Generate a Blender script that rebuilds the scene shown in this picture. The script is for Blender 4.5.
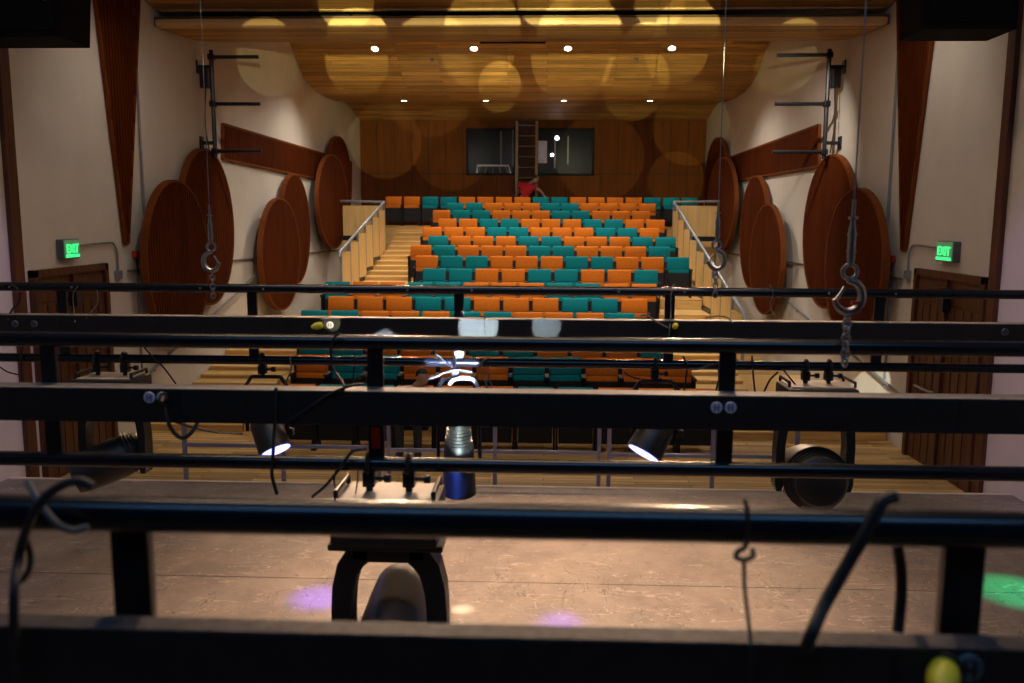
import bpy, bmesh, math, random
from mathutils import Vector, Matrix
random.seed(7)
for o in list(bpy.data.objects): bpy.data.objects.remove(o, do_unlink=True)
SC = bpy.context.scene
COL = SC.collection
PI = math.pi
R = math.radians

# ------------------------------------------------------------------ camera
F_PX = 870.0
PITCH, YAW, ROLL = R(8.08), R(2.17), 0.005
CAM = Vector((0.0, 0.0, 3.22))
Fv = Vector((-math.sin(YAW)*math.cos(PITCH), math.cos(YAW)*math.cos(PITCH), -math.sin(PITCH)))
R0 = Vector((math.cos(YAW), math.sin(YAW), 0))
U0 = R0.cross(Fv)
Rv = R0*math.cos(ROLL) + U0*math.sin(ROLL)
Uv = Rv.cross(Fv)
cd = bpy.data.cameras.new('camera'); cam = bpy.data.objects.new('camera', cd); COL.objects.link(cam)
m = Matrix.Identity(4)
for i in range(3):
    m[i][0] = Rv[i]; m[i][1] = Uv[i]; m[i][2] = -Fv[i]; m[i][3] = CAM[i]
cam.matrix_world = m
cd.sensor_width = 36; cd.lens = F_PX*36/1024; cd.clip_start = .05; cd.clip_end = 200
cd.dof.use_dof = True; cd.dof.focus_distance = 7.5; cd.dof.aperture_fstop = 3.6
SC.camera = cam
SC.view_settings.view_transform = 'Standard'; SC.view_settings.look = 'None'
SC.view_settings.gamma = 1; SC.view_settings.use_curve_mapping = False
SC.view_settings.exposure = 0.0

def ray(px, py): return Fv*F_PX + Rv*(px-512) - Uv*(py-341.5)
def PY(px, py, Y): d = ray(px, py); return CAM + d*((Y-CAM.y)/d.y)
def PX(px, py, X): d = ray(px, py); return CAM + d*((X-CAM.x)/d.x)
def PZ(px, py, Z): d = ray(px, py); return CAM + d*((Z-CAM.z)/d.z)

# ------------------------------------------------------------------ world + lights
w = bpy.data.worlds.new('world'); SC.world = w; w.use_nodes = True
w.node_tree.nodes['Background'].inputs[0].default_value = (.55, .5, .55, 1)
w.node_tree.nodes['Background'].inputs[1].default_value = .012
def aim(o, target): o.rotation_euler = (Vector(target)-o.location).to_track_quat('-Z', 'Y').to_euler()
def spot(name, loc, target, power, angle, blend=.15, color=(1, 1, 1), radius=.03):
    l = bpy.data.lights.new(name, 'SPOT'); l.energy = power; l.spot_size = R(angle); l.spot_blend = blend
    l.color = color; l.shadow_soft_size = radius
    o = bpy.data.objects.new(name, l); COL.objects.link(o); o.location = loc; aim(o, target); return o
def area(name, loc, target, power, sx, sy, color=(1, 1, 1)):
    l = bpy.data.lights.new(name, 'AREA'); l.energy = power; l.shape = 'RECTANGLE'; l.size = sx; l.size_y = sy; l.color = color
    o = bpy.data.objects.new(name, l); COL.objects.link(o); o.location = loc; aim(o, target); return o
WARM = (1, .80, .56); NEUT = (1, .9, .78); BLUE = (.35, .5, 1); YEL = (1, .92, .42); PURP = (.16, .07, 1)
# unseen fill spots without fixtures, added to brighten the seats and ceiling
for x in (-3.6, -1.2, 1.2, 3.6):
    spot('house_fill', (x, 13.95, 5.95), (x*.95, 20, 1.0), 330, 105, .7, NEUT, .03)
for x in (-4.2, -1.6, 1.0, 3.6):  # unseen fill added to lift the dark front walls
    spot('house_fill', (x, 11.4, 6.55), (x*1.1, 12.6, 0), 80, 140, .7, NEUT, .03)
# front-of-house stage lights aimed back at the boards and battens
for x in (-3.4, -1.1, 1.1, 3.2):
    spot('front_of_house_light', (x, 12.6, 6.3), (x*.3-.2, 6.2, .3), 1500, 40, .9, (1, .62, .38), .09)
for x in (-2.2, 2.0):
    spot('front_of_house_light', (x, 12.6, 6.2), (x*.35, 3.4, 2.65), 1700, 26, .7, (1, .66, .42), .09)
area('stage_border_light', (-.6, 4.0, 7.8), (-.4, 5.2, 0), 160, 5.5, .8, (1, .72, .50))
area('stage_cyc_light', (.0, -.6, 7.4), (0, 2.6, 2.7), 75, 6, .3, (.2, .5, 1))
spot('stage_wash', (.6, 6.4, 6.4), (5.06, 8.3, 2.4), 330, 34, .5, (.55, .42, 1), .1)
spot('stage_wash', (-1.4, 6.4, 6.4), (-6.02, 8.1, 2.4), 330, 34, .5, (.55, .42, 1), .1)
# moving-light beams from the upstage electric behind the camera
def beam(px, py, Y, rpx, power, color=YEL, src=(.3, -1.2, 3.9), blend=.12):
    t = PY(px, py, Y); s = Vector(src); d = (t-s).length
    dc = (t-CAM).length
    spot('moving_light_beam', s, t, power, 2*math.degrees(math.atan(rpx/F_PX*dc/d)), blend, color, .01)
for a in [(357, 62, 21.4, 30, 14175), (500, 84, 22, 21, 24300), (572, 58, 21.4, 40, 14175), (636, 80, 22, 32, 14175), (676, 52, 21.2, 30, 10125),
          (478, 50, 21.2, 36, 10125), (430, 84, 22.2, 44, 5265),
          (346, 2, 13.5, 26, 8100), (545, 0, 13.5, 26, 8100), (660, 4, 13.5, 24, 6075),
          (385, 142, 28.3, 36, 8505), (452, 150, 28.3, 40, 4860), (690, 128, 28.3, 36, 7290), (600, 158, 28.3, 44, 5265), (676, 180, 28.3, 28, 6075),
          (268, 66, 19.5, 28, 4455), (785, 66, 19.6, 26, 4455), (330, 118, 24.6, 26, 3240)]:
    beam(*a)
WB = (.75, .92, 1)
MH = (-.42, 3.06, 2.45)
beam(478, 327, 4.49, 20, 330, WB, MH); beam(546, 327, 4.49, 14, 210, WB, MH)
beam(386, 341, 4.49, 12, 420, WB, MH); beam(331, 322, 4.49, 9, 200, (1, 1, .6), MH)
beam(452, 366, 4.55, 27, 1500, (.62, .72, 1), (-.35, 3.0, 2.15)); beam(462, 440, 4.50, 15, 500, (.8, 1, .95), (-.3, 3.0, 2.2))
beam(862, 408, 13.7, 34, 4200, (1, 1, .85), (1.0, 6.4, 5.4))
beam(450, 486, 4.50, 17, 260, (.06, .16, 1), (-.75, 3.0, 1.85))
# pools on the stage floor
for px, py, rad, pw, c in ((318, 598, 34, 4200, PURP), (560, 622, 28, 3200, PURP), (1018, 592, 44, 2200, (.0, 1, .38)), (463, 609, 11, 3000, (1, .85, .55))):
    t = PZ(px, py, .3); s = t + Vector((.35, -.6, 5.0))
    spot('floor_pool_beam', s, t, pw, 2*math.degrees(math.atan(rad/F_PX*(t-CAM).length/(t-s).length)), .95 if c != (1, .85, .55) else .15, c, .02)

# ------------------------------------------------------------------ materials
MATS = {}
def mat(name, col, rough=.6, metal=0.0, var=.12, scale=6.0, bump=0.0, bscale=40.0, stretch=(1, 1, 1), spec=.5, emit=None, estr=0.0, coat=0.0):
    if name in MATS: return MATS[name]
    mt = bpy.data.materials.new(name); mt.use_nodes = True; nt = mt.node_tree; N = nt.nodes; L = nt.links
    b = N['Principled BSDF']; b.inputs['Roughness'].default_value = rough; b.inputs['Metallic'].default_value = metal
    b.inputs['Specular IOR Level'].default_value = spec; b.inputs['Coat Weight'].default_value = coat
    tc = N.new('ShaderNodeTexCoord'); mp = N.new('ShaderNodeMapping'); mp.inputs['Scale'].default_value = stretch
    L.new(tc.outputs['Object'], mp.inputs['Vector'])
    nz = N.new('ShaderNodeTexNoise'); nz.inputs['Scale'].default_value = scale; nz.inputs['Detail'].default_value = 4
    L.new(mp.outputs[0], nz.inputs['Vector'])
    rp = N.new('ShaderNodeValToRGB')
    lo = [max(0, c*(1-var)) for c in col]; hi = [min(1, c*(1+var)) for c in col]
    rp.color_ramp.elements[0].color = (*lo, 1); rp.color_ramp.elements[1].color = (*hi, 1)
    rp.color_ramp.elements[0].position = .3; rp.color_ramp.elements[1].position = .7
    L.new(nz.outputs['Fac'], rp.inputs['Fac']); L.new(rp.outputs[0], b.inputs['Base Color'])
    if bump:
        n2 = N.new('ShaderNodeTexNoise'); n2.inputs['Scale'].default_value = bscale; n2.inputs['Detail'].default_value = 3
        L.new(mp.outputs[0], n2.inputs['Vector'])
        bp = N.new('ShaderNodeBump'); bp.inputs['Strength'].default_value = bump; bp.inputs['Distance'].default_value = .01
        L.new(n2.outputs['Fac'], bp.inputs['Height']); L.new(bp.outputs[0], b.inputs['Normal'])
    if emit:
        b.inputs['Emission Color'].default_value = (*emit, 1); b.inputs['Emission Strength'].default_value = estr
    MATS[name] = mt; return mt
def plank_mat(name, col, width, length, uv=True, rough=.65, var=.35, gap=.006):
    mt = bpy.data.materials.new(name); mt.use_nodes = True; nt = mt.node_tree; N = nt.nodes; L = nt.links
    b = N['Principled BSDF']; b.inputs['Roughness'].default_value = rough
    tc = N.new('ShaderNodeTexCoord'); src = tc.outputs['UV' if uv else 'Object']
    bk = N.new('ShaderNodeTexBrick'); bk.inputs['Scale'].default_value = 1
    bk.inputs['Brick Width'].default_value = length; bk.inputs['Row Height'].default_value = width
    bk.inputs['Mortar Size'].default_value = gap; bk.inputs['Mortar Smooth'].default_value = .3; bk.offset = .37
    bk.inputs['Color1'].default_value = (*[c*(1-var) for c in col], 1); bk.inputs['Color2'].default_value = (*[min(1, c*(1+var)) for c in col], 1)
    bk.inputs['Mortar'].default_value = (*[c*.25 for c in col], 1); L.new(src, bk.inputs['Vector'])
    mp = N.new('ShaderNodeMapping'); mp.inputs['Scale'].default_value = (1.2, 28, 28); L.new(src, mp.inputs['Vector'])
    nz = N.new('ShaderNodeTexNoise'); nz.inputs['Scale'].default_value = 1.3; nz.inputs['Detail'].default_value = 5; L.new(mp.outputs[0], nz.inputs['Vector'])
    rp = N.new('ShaderNodeValToRGB'); rp.color_ramp.elements[0].color = (.55, .52, .48, 1); rp.color_ramp.elements[1].color = (1.25, 1.22, 1.15, 1)
    rp.color_ramp.elements[0].position = .3; rp.color_ramp.elements[1].position = .7; L.new(nz.outputs['Fac'], rp.inputs['Fac'])
    mx = N.new('ShaderNodeMix'); mx.data_type = 'RGBA'; mx.blend_type = 'MULTIPLY'; mx.inputs[0].default_value = 1
    L.new(bk.outputs['Color'], mx.inputs[6]); L.new(rp.outputs[0], mx.inputs[7]); L.new(mx.outputs[2], b.inputs['Base Color'])
    bp = N.new('ShaderNodeBump'); bp.inputs['Strength'].default_value = .4; bp.inputs['Distance'].default_value = .004
    L.new(bk.outputs['Fac'], bp.inputs['Height']); bp.invert = True; L.new(bp.outputs[0], b.inputs['Normal'])
    MATS[name] = mt; return mt
def stage_mat():
    mt = bpy.data.materials.new('stage_hardboard'); mt.use_nodes = True; nt = mt.node_tree; N = nt.nodes; L = nt.links
    b = N['Principled BSDF']; b.inputs['Roughness'].default_value = .5
    tc = N.new('ShaderNodeTexCoord')
    nz = N.new('ShaderNodeTexNoise'); nz.inputs['Scale'].default_value = 1.4; nz.inputs['Detail'].default_value = 8; nz.inputs['Roughness'].default_value = .7
    L.new(tc.outputs['Object'], nz.inputs['Vector'])
    rp = N.new('ShaderNodeValToRGB'); rp.color_ramp.elements[0].color = (.13, .105, .095, 1); rp.color_ramp.elements[1].color = (.30, .245, .21, 1)
    rp.color_ramp.elements[0].position = .32; rp.color_ramp.elements[1].position = .68; L.new(nz.outputs['Fac'], rp.inputs['Fac'])
    # scuffs and scratches: thin iso-lines of warped noise
    cur = rp.outputs[0]
    for k, (sc, st, cl, wd) in enumerate(((1.6, (1, 2.6, 1), (.46, .38, .32), .012), (2.3, (2.2, 1, 1), (.07, .055, .05), .010), (3.4, (1, 1.5, 1), (.42, .36, .3), .008))):
        mp = N.new('ShaderNodeMapping'); mp.inputs['Scale'].default_value = st; mp.inputs['Location'].default_value = (k*5.3, k*2.1, 0); mp.inputs['Rotation'].default_value = (0, 0, .5*k-.4)
        L.new(tc.outputs['Object'], mp.inputs['Vector'])
        n = N.new('ShaderNodeTexNoise'); n.inputs['Scale'].default_value = sc; n.inputs['Detail'].default_value = 3; n.inputs['Distortion'].default_value = 1.2
        L.new(mp.outputs[0], n.inputs['Vector'])
        s = N.new('ShaderNodeMath'); s.operation = 'SUBTRACT'; s.inputs[1].default_value = .5; L.new(n.outputs['Fac'], s.inputs[0])
        a = N.new('ShaderNodeMath'); a.operation = 'ABSOLUTE'; L.new(s.outputs[0], a.inputs[0])
        lt = N.new('ShaderNodeMapRange'); lt.inputs['From Min'].default_value = 0; lt.inputs['From Max'].default_value = wd; lt.inputs['To Min'].default_value = .75; lt.inputs['To Max'].default_value = 0
        L.new(a.outputs[0], lt.inputs['Value'])
        n3 = N.new('ShaderNodeTexNoise'); n3.inputs['Scale'].default_value = 2.5; L.new(mp.outputs[0], n3.inputs['Vector'])
        g = N.new('ShaderNodeMath'); g.operation = 'GREATER_THAN'; g.inputs[1].default_value = .5; L.new(n3.outputs['Fac'], g.inputs[0])
        mu = N.new('ShaderNodeMath'); mu.operation = 'MULTIPLY'; L.new(lt.outputs[0], mu.inputs[0]); L.new(g.outputs[0], mu.inputs[1])
        mx = N.new('ShaderNodeMix'); mx.data_type = 'RGBA'; L.new(mu.outputs[0], mx.inputs[0]); L.new(cur, mx.inputs[6]); mx.inputs[7].default_value = (*cl, 1)
        cur = mx.outputs[2]
    L.new(cur, b.inputs['Base Color'])
    MATS['stage_hardboard'] = mt; return mt

WALL = mat('off_white_paint', (.64, .58, .50), .75, var=.04, scale=1.5, bump=.05)
SLAT = mat('red_brown_slats', (.085, .016, .0022), .75, var=.2, scale=3, stretch=(1, 1, .2), spec=.06)
RIM = mat('brown_rim', (.15, .040, .009), .7, spec=.1)
DOOR = mat('walnut_door', (.075, .022, .008), .45, var=.4, scale=2.5, stretch=(6, 6, .6))
REAR = mat('rear_panel_veneer', (.125, .036, .004), .75, var=.18, scale=2, stretch=(4, 1, .4), spec=.15)
REARJ = mat('panel_joint', (.035, .012, .005), .8)
TAN = mat('light_birch', (.62, .39, .13), .45, var=.18, scale=3, stretch=(.5, 6, 6), bump=.05)
TAN2 = mat('birch_panel', (.66, .42, .15), .45, var=.14, scale=3, stretch=(5, 5, .5))
CEIL = plank_mat('ceiling_planks', (.45, .25, .075), .14, 2.6)
LIP = mat('birch_edge', (.62, .40, .17), .4, var=.12, scale=2, stretch=(.4, 6, 6))
FLOORW = plank_mat('oak_floor', (.55, .35, .12), .11, 1.8, uv=False)
STAGE = stage_mat()
BLK = mat('black_powder_coat', (.008, .008, .010), .32, var=.2, bump=.03, bscale=120)
PIPE = mat('black_pipe_enamel', (.008, .009, .013), .24, var=.2)
RACE = mat('raceway_black', (.012, .0115, .012), .5, var=.3, scale=30, bump=.05)
TOP_SHADE = mat('shaded_raceway_top', (.075, .055, .048), .6, var=.4, scale=60)  # dark tone painted in for shade on the nearest raceway top
TOP_LIT = mat('lit_raceway_top', (.20, .17, .15), .6, var=.25, scale=40)  # pale tone painted in for light falling on the black raceway tops
BLKP = mat('black_plastic', (.010, .010, .011), .45)
SPKR = mat('speaker_black', (.003, .003, .004), .8, spec=.1)
HEADG = mat('charcoal_head_shell', (.055, .05, .044), .42)
CABLE = mat('black_cable', (.010, .010, .011), .55)
CABLET = mat('grey_tie_line', (.16, .15, .13), .7)
GREY = mat('grey_painted_rail', (.24, .25, .27), .4, metal=.3)
PURR = mat('guardrail_steel', (.21, .21, .33), .4, metal=.4)
STEEL = mat('zinc_steel', (.35, .37, .40), .32, metal=1.0)
WIRE = mat('wire_rope', (.20, .21, .23), .45, metal=.8)
SHADE = mat('duct_grey', (.10, .11, .13), .5)
PLENUM = mat('black_plenum', (.006, .006, .007), .9)
ORANGE = mat('orange_fabric', (.55, .14, .009), .85, var=.12, scale=40, bump=.08, bscale=220, spec=.2)
TEAL = mat('teal_fabric', (.0, .17, .19), .85, var=.12, scale=40, bump=.08, bscale=220, spec=.2)
SEATB = mat('seat_black_shell', (.006, .0055, .006), .55, spec=.25)
WHITEP = mat('white_receptacle', (.62, .55, .66), .5)
YELP = mat('yellow_plug', (.62, .55, .03), .45)
REDP = mat('red_plastic', (.45, .02, .02), .45)
GLASS = mat('dark_glass', (.004, .0045, .005), .2, var=0, spec=.05)
GREENE = mat('green_led', (.02, .5, .1), .4, emit=(.03, 1, .22), estr=1.6)
SIGN = mat('sign_acrylic', (.30, .42, .34), .3, emit=(.05, .6, .2), estr=.15)
LENSB = mat('blue_lit_lens', (.2, .2, .8), .2, emit=(.24, .26, 1), estr=5)
LENSD = mat('dark_lens', (.02, .02, .03), .08, spec=.8)
LAMP = mat('downlight_lamp', (.9, .9, .9), .4, emit=(1, .90, .98), estr=22)
SKIN = mat('skin', (.34, .19, .12), .55)
HAIR = mat('black_hair', (.010, .008, .007), .6)
REDC = mat('red_shirt', (.42, .008, .010), .85)
JEAN = mat('dark_trousers', (.02, .022, .03), .85)
MAROON = mat('maroon_shirt', (.20, .035, .025), .85)
ALU = mat('aluminium_ladder', (.20, .13, .07), .5, metal=.2)
PLATE = mat('warm_lit_top', (.42, .34, .25), .5)  # beige paints warm light onto the dark fixture base tops

# ------------------------------------------------------------------ mesh helpers
class MB:
    def __init__(s): s.v = []; s.f = []; s.uv = None
    def add(s, vs, fs):
        n = len(s.v); s.v += [tuple(v) for v in vs]; s.f += [tuple(i+n for i in f) for f in fs]; return s
    def box(s, a, b):
        x0, y0, z0 = (min(a[i], b[i]) for i in range(3)); x1, y1, z1 = (max(a[i], b[i]) for i in range(3))
        return s.add([(x0,y0,z0),(x1,y0,z0),(x1,y1,z0),(x0,y1,z0),(x0,y0,z1),(x1,y0,z1),(x1,y1,z1),(x0,y1,z1)],
                     [(0,3,2,1),(4,5,6,7),(0,1,5,4),(1,2,6,5),(2,3,7,6),(3,0,4,7)])
    def bbox(s, a, b, e=.005):
        """box with chamfered vertical-and-horizontal edges"""
        bm = bmesh.new(); bmesh.ops.create_cube(bm, size=1)
        sx, sy, sz = (abs(a[i]-b[i]) for i in range(3)); c = [(a[i]+b[i])/2 for i in range(3)]
        for v in bm.verts: v.co = Vector((c[0]+v.co.x*sx, c[1]+v.co.y*sy, c[2]+v.co.z*sz))
        bmesh.ops.bevel(bm, geom=list(bm.edges), offset=min(e, .45*min(sx, sy, sz)), segments=2, affect='EDGES', profile=.6)
        bm.verts.index_update(); s.add([v.co[:] for v in bm.verts], [[v.index for v in f.verts] for f in bm.faces]); bm.free(); return s
    def tube(s, pts, r, n=10, cap=True, closed=False):
        pts = [Vector(p) for p in pts]; m = len(pts)
        rs = r if isinstance(r, (list, tuple)) else [r]*m
        vs = []; nrm = None
        for i, p in enumerate(pts):
            if closed: t = pts[(i+1) % m]-pts[i-1]
            else: t = pts[min(i+1, m-1)]-pts[max(i-1, 0)]
            t.normalize()
            if nrm is None:
                nrm = t.orthogonal().normalized()
            else:
                nrm = nrm - t*nrm.dot(t)
                if nrm.length < 1e-6: nrm = t.orthogonal()
                nrm.normalize()
            bi = t.cross(nrm)
            for k in range(n):
                a = 2*PI*k/n; vs.append(p + (nrm*math.cos(a)+bi*math.sin(a))*rs[i])
        fs = []
        for i in range(m if closed else m-1):
            j = (i+1) % m
            for k in range(n): fs.append((i*n+k, i*n+(k+1) % n, j*n+(k+1) % n, j*n+k))
        if cap and not closed: fs += [tuple(range(n-1, -1, -1)), tuple((m-1)*n+k for k in range(n))]
        return s.add(vs, fs)
    def cyl(s, a, b, r0, r1=None, n=16): return s.tube([a, b], [r0, r0 if r1 is None else r1], n)
    def lathe(s, prof, origin, axis, n=24):
        o = Vector(origin); ax = Vector(axis).normalized(); u = ax.orthogonal().normalized(); v = ax.cross(u)
        vs = []; fs = []
        for h, r in prof:
            for k in range(n): a = 2*PI*k/n; vs.append(o+ax*h+(u*math.cos(a)+v*math.sin(a))*r)
        for i in range(len(prof)-1):
            for k in range(n): fs.append((i*n+k, i*n+(k+1) % n, (i+1)*n+(k+1) % n, (i+1)*n+k))
        fs += [tuple(range(n-1, -1, -1)), tuple((len(prof)-1)*n+k for k in range(n))]
        return s.add(vs, fs)
    def prism(s, poly, t):
        """poly: list of 3-D points, t: extrusion vector"""
        n = len(poly); t = Vector(t); P = [Vector(p) for p in poly]
        return s.add(P+[p+t for p in P], [tuple(range(n-1, -1, -1)), tuple(range(n, 2*n))]+[(i, (i+1) % n, n+(i+1) % n, n+i) for i in range(n)])
    def ball(s, c, rx, ry=None, rz=None, n=14, m=9):
        ry = ry or rx; rz = rz or rx; vs = []; fs = []
        for i in range(1, m):
            th = PI*i/m
            for k in range(n): a = 2*PI*k/n; vs.append((c[0]+rx*math.sin(th)*math.cos(a), c[1]+ry*math.sin(th)*math.sin(a), c[2]+rz*math.cos(th)))
        vs += [(c[0], c[1], c[2]+rz), (c[0], c[1], c[2]-rz)]; t = len(vs)-2
        for i in range(m-2):
            for k in range(n): fs.append((i*n+k, (i+1)*n+k, (i+1)*n+(k+1) % n, i*n+(k+1) % n))
        for k in range(n): fs.append((t, k, (k+1) % n)); fs.append((t+1, (m-2)*n+(k+1) % n, (m-2)*n+k))
        return s.add(vs, fs)
    def mesh(s, name, mt, off=(0, 0, 0), smooth=False):
        me = bpy.data.meshes.new(name)
        me.from_pydata([(v[0]-off[0], v[1]-off[1], v[2]-off[2]) for v in s.v], [], s.f)
        bm = bmesh.new(); bm.from_mesh(me); bmesh.ops.recalc_face_normals(bm, faces=bm.faces); bm.to_mesh(me); bm.free()
        me.materials.append(mt)
        if smooth:
            for p in me.polygons: p.use_smooth = True
            me.set_sharp_from_angle(angle=R(40))
        return me
    def build(s, name, mt, parent=None, smooth=False, org=None):
        if parent is not None:
            w_ = Vector(parent.location); pp = parent.parent
            while pp is not None: w_ = w_+pp.location; pp = pp.parent
            me = s.mesh(name, mt, w_, smooth); o = bpy.data.objects.new(name, me); COL.objects.link(o); o.parent = parent
        else:
            off = Vector(org) if org is not None else Vector((0, 0, 0))
            me = s.mesh(name, mt, off, smooth); o = bpy.data.objects.new(name, me); COL.objects.link(o); o.location = off
        return o
def thing(name, label, cat, loc=(0, 0, 0), group=None):
    o = bpy.data.objects.new(name, None); COL.objects.link(o); o.location = loc; o.empty_display_size = .1
    o['label'] = label; o['category'] = cat
    if group: o['group'] = group
    return o
def tag(o, label=None, cat=None, group=None, kind=None):
    if label: o['label'] = label
    if cat: o['category'] = cat
    if group: o['group'] = group
    if kind: o['kind'] = kind
    return o
def struct(o, label, cat='structure'): o['kind'] = 'structure'; o['label'] = label; o['category'] = cat; return o
ORD = ['first', 'second', 'third', 'fourth', 'fifth', 'sixth', 'seventh', 'eighth', 'ninth', 'tenth', 'eleventh', 'twelfth',
       'thirteenth', 'fourteenth', 'fifteenth', 'sixteenth', 'seventeenth', 'eighteenth']

# ------------------------------------------------------------------ room shell
XL, XR = -6.02, 5.06
YB = 28.5            # rear wall
YS = 9.22            # stage edge
ZS = .30             # stage level
ZTOP = 9.2
ZL1 = PY(520, 17, 13.5).z; ZL0 = PY(520, 25, 13.5).z
PROF = [(13.6, ZL0+.02), (14.5, 6.13), (15.4, 6.22), (16.5, 6.41), (17.6, 6.64), (18.6, 6.88), (19.6, 7.12), (20.3, 7.26), (20.8, 7.24), (21.15, 7.08),
        (21.5, 6.86), (21.9, 6.64), (22.4, 6.51), (23.2, 6.44), (24.2, 6.43), (25.2, 6.49), (26.2, 6.58), (26.7, 6.585), (27.3, 6.50), (28.0, 6.38), (28.5, 6.31)]
struct(MB().box((XL-.2, 9.0, -.2), (XR+.2, YB+.2, 0)).build('floor', FLOORW), 'light oak house floor below the stage edge', 'floor')
wl = struct(MB().box((XL-.2, -5, -.2), (XL, YB+.2, ZTOP)).build('wall_left', WALL), 'tall off-white side wall on the left', 'wall')
wr = struct(MB().box((XR, -5, -.2), (XR+.2, YB+.2, ZTOP)).build('wall_right', WALL), 'tall off-white side wall on the right', 'wall')
struct(MB().box((XL-.2, -5.2, -.2), (XR+.2, -5, ZTOP)).build('wall_upstage', PLENUM), 'black upstage wall behind the camera', 'wall')
struct(MB().box((XL-.2, -5, ZTOP), (XR+.2, YB+.2, ZTOP+.2)).build('ceiling_upper', PLENUM), 'black upper ceiling over stage and house', 'ceiling')
# wooden ceiling cloud (curved plank surface with thickness)
def ribbon(prof, x0, x1, th):
    vs = []; fs = []; uv = []; n = len(prof); s_ = [0]
    for i in range(1, n): s_.append(s_[-1]+math.dist(prof[i], prof[i-1]))
    for (y, z) in prof: vs += [(x0, y, z), (x1, y, z)]
    for (y, z) in prof: vs += [(x0, y, z+th), (x1, y, z+th)]
    for i in range(n-1):
        fs.append((2*i, 2*i+1, 2*i+3, 2*i+2)); b = 2*n; fs.append((b+2*i, b+2*i+2, b+2*i+3, b+2*i+1))
        fs.append((2*i, 2*i+2, b+2*i+2, b+2*i)); fs.append((2*i+1, b+2*i+1, b+2*i+3, 2*i+3))
    fs.append((0, 2*n, 2*n+1, 1)); fs.append((2*n-2, 2*n-1, 4*n-1, 4*n-2))
    return vs, fs, [(v[0], s_[(k % (2*n))//2]) for k, v in enumerate(vs)]
def ribbon_obj(name, prof, x0, x1, th, mt):
    vs, fs, uv = ribbon(prof, x0, x1, th); me = bpy.data.meshes.new(name); me.from_pydata(vs, [], fs); me.materials.append(mt)
    ul = me.uv_layers.new(name='UVMap')
    for lp in me.loops: ul.data[lp.index].uv = uv[lp.vertex_index]
    for p in me.polygons: p.use_smooth = True
    me.set_sharp_from_angle(angle=R(50))
    o = bpy.data.objects.new(name, me); COL.objects.link(o); return o
ce = struct(ribbon_obj('ceiling', PROF, XL+.02, XR-.02, .14, CEIL), 'curved honey-coloured wood plank ceiling over the seats', 'ceiling')
# rounded front lip of the ceiling
lip = MB().bbox((XL+.06, 13.5, ZL0), (XR-.06, 13.68, ZL1), .05).build('front_edge', LIP, ce)
fc = struct(ribbon_obj('ceiling_front', [(9.6, 7.05), (11.0, 6.75), (12.4, 6.52), (13.2, 6.43), (13.7, PY(520, 10, 13.7).z+.01)], XL+.02, XR-.02, .14, CEIL), 'nearer wood ceiling panel cut off by the top of the frame', 'ceiling')
MB().bbox((XL+.06, 13.66, PY(520, 10.5, 13.7).z), (XR-.06, 13.78, PY(520, 10.5, 13.7).z+.17), .04).build('rear_edge', LIP, fc)
# duct in the dark slot
d = MB()
for i in range(5): d.bbox((XL+.4+i*.62, 13.95, 6.42), (XL+.4+i*.62+.58, 14.5, 6.9), .03)
tag(d.build('air_duct', SHADE), 'blue-grey air duct in the slot above the left ceiling lip', 'duct')
# ceiling downlights
def zceil(y):
    for (a, b), (c, e) in zip(PROF, PROF[1:]):
        if a <= y <= c: return b+(e-b)*(y-a)/(c-a)
DL = [(375, 46, 21.02), (474, 45, 21.02), (568, 44.6, 21.02), (672, 44.6, 21.02), (404, 101, 25.0), (486, 101, 25.0), (564, 101, 25.0), (650, 101.5, 25.0)]
for i, (px, py, Y) in enumerate(DL):
    X = PY(px, py, Y).x; z = zceil(Y); z2 = zceil(Y+.1); nrm = Vector((0, (z2-z)/.1, -1)).normalized()
    p = Vector((X, Y, z))
    t = thing('downlight', '%s recessed downlight from left in the %s ceiling row' % (ORD[i % 4], 'front' if i < 4 else 'rear'), 'ceiling light', p, 'recessed ceiling downlights')
    MB().lathe([(0, .115), (.012, .115), (.02, .09), (.014, .085)], p, nrm, 20).build('trim_ring', LIP, t, True)
    MB().lathe([(.0, .078), (.016, .078)], p, nrm, 20).build('lamp', LAMP, t)
    spot('downlight_lamp_light', p+Vector((0, -.02, -.06)), p+Vector((0, -.6, -5)), 420 if i < 4 else 170, 125, .7, NEUT, .08)
g = PY(513, 36, 17.2)
tv = thing('ceiling_vent', 'narrow black linear air vent in the ceiling above the front downlights', 'vent', (g.x, 17.2, zceil(17.2)))
for k in range(3):
    MB().box((g.x-.62, 17.0+k*.14, zceil(17.0+k*.14)-.03), (g.x+.62, 17.08+k*.14, zceil(17.0+k*.14)+.02)).build('slot', PLENUM, tv)
for px, py in ((432, 65), (636, 66)):
    p = PY(px, py, 21.35); tag(MB().lathe([(0, .05), (.03, .05), (.05, .03)], (p.x, 21.35, zceil(21.35)), (0, -.3, -1), 12).build('sprinkler', SHADE), 'small dark sprinkler head on %s half of plank ceiling' % ('left' if px < 500 else 'right'), 'sprinkler')

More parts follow.
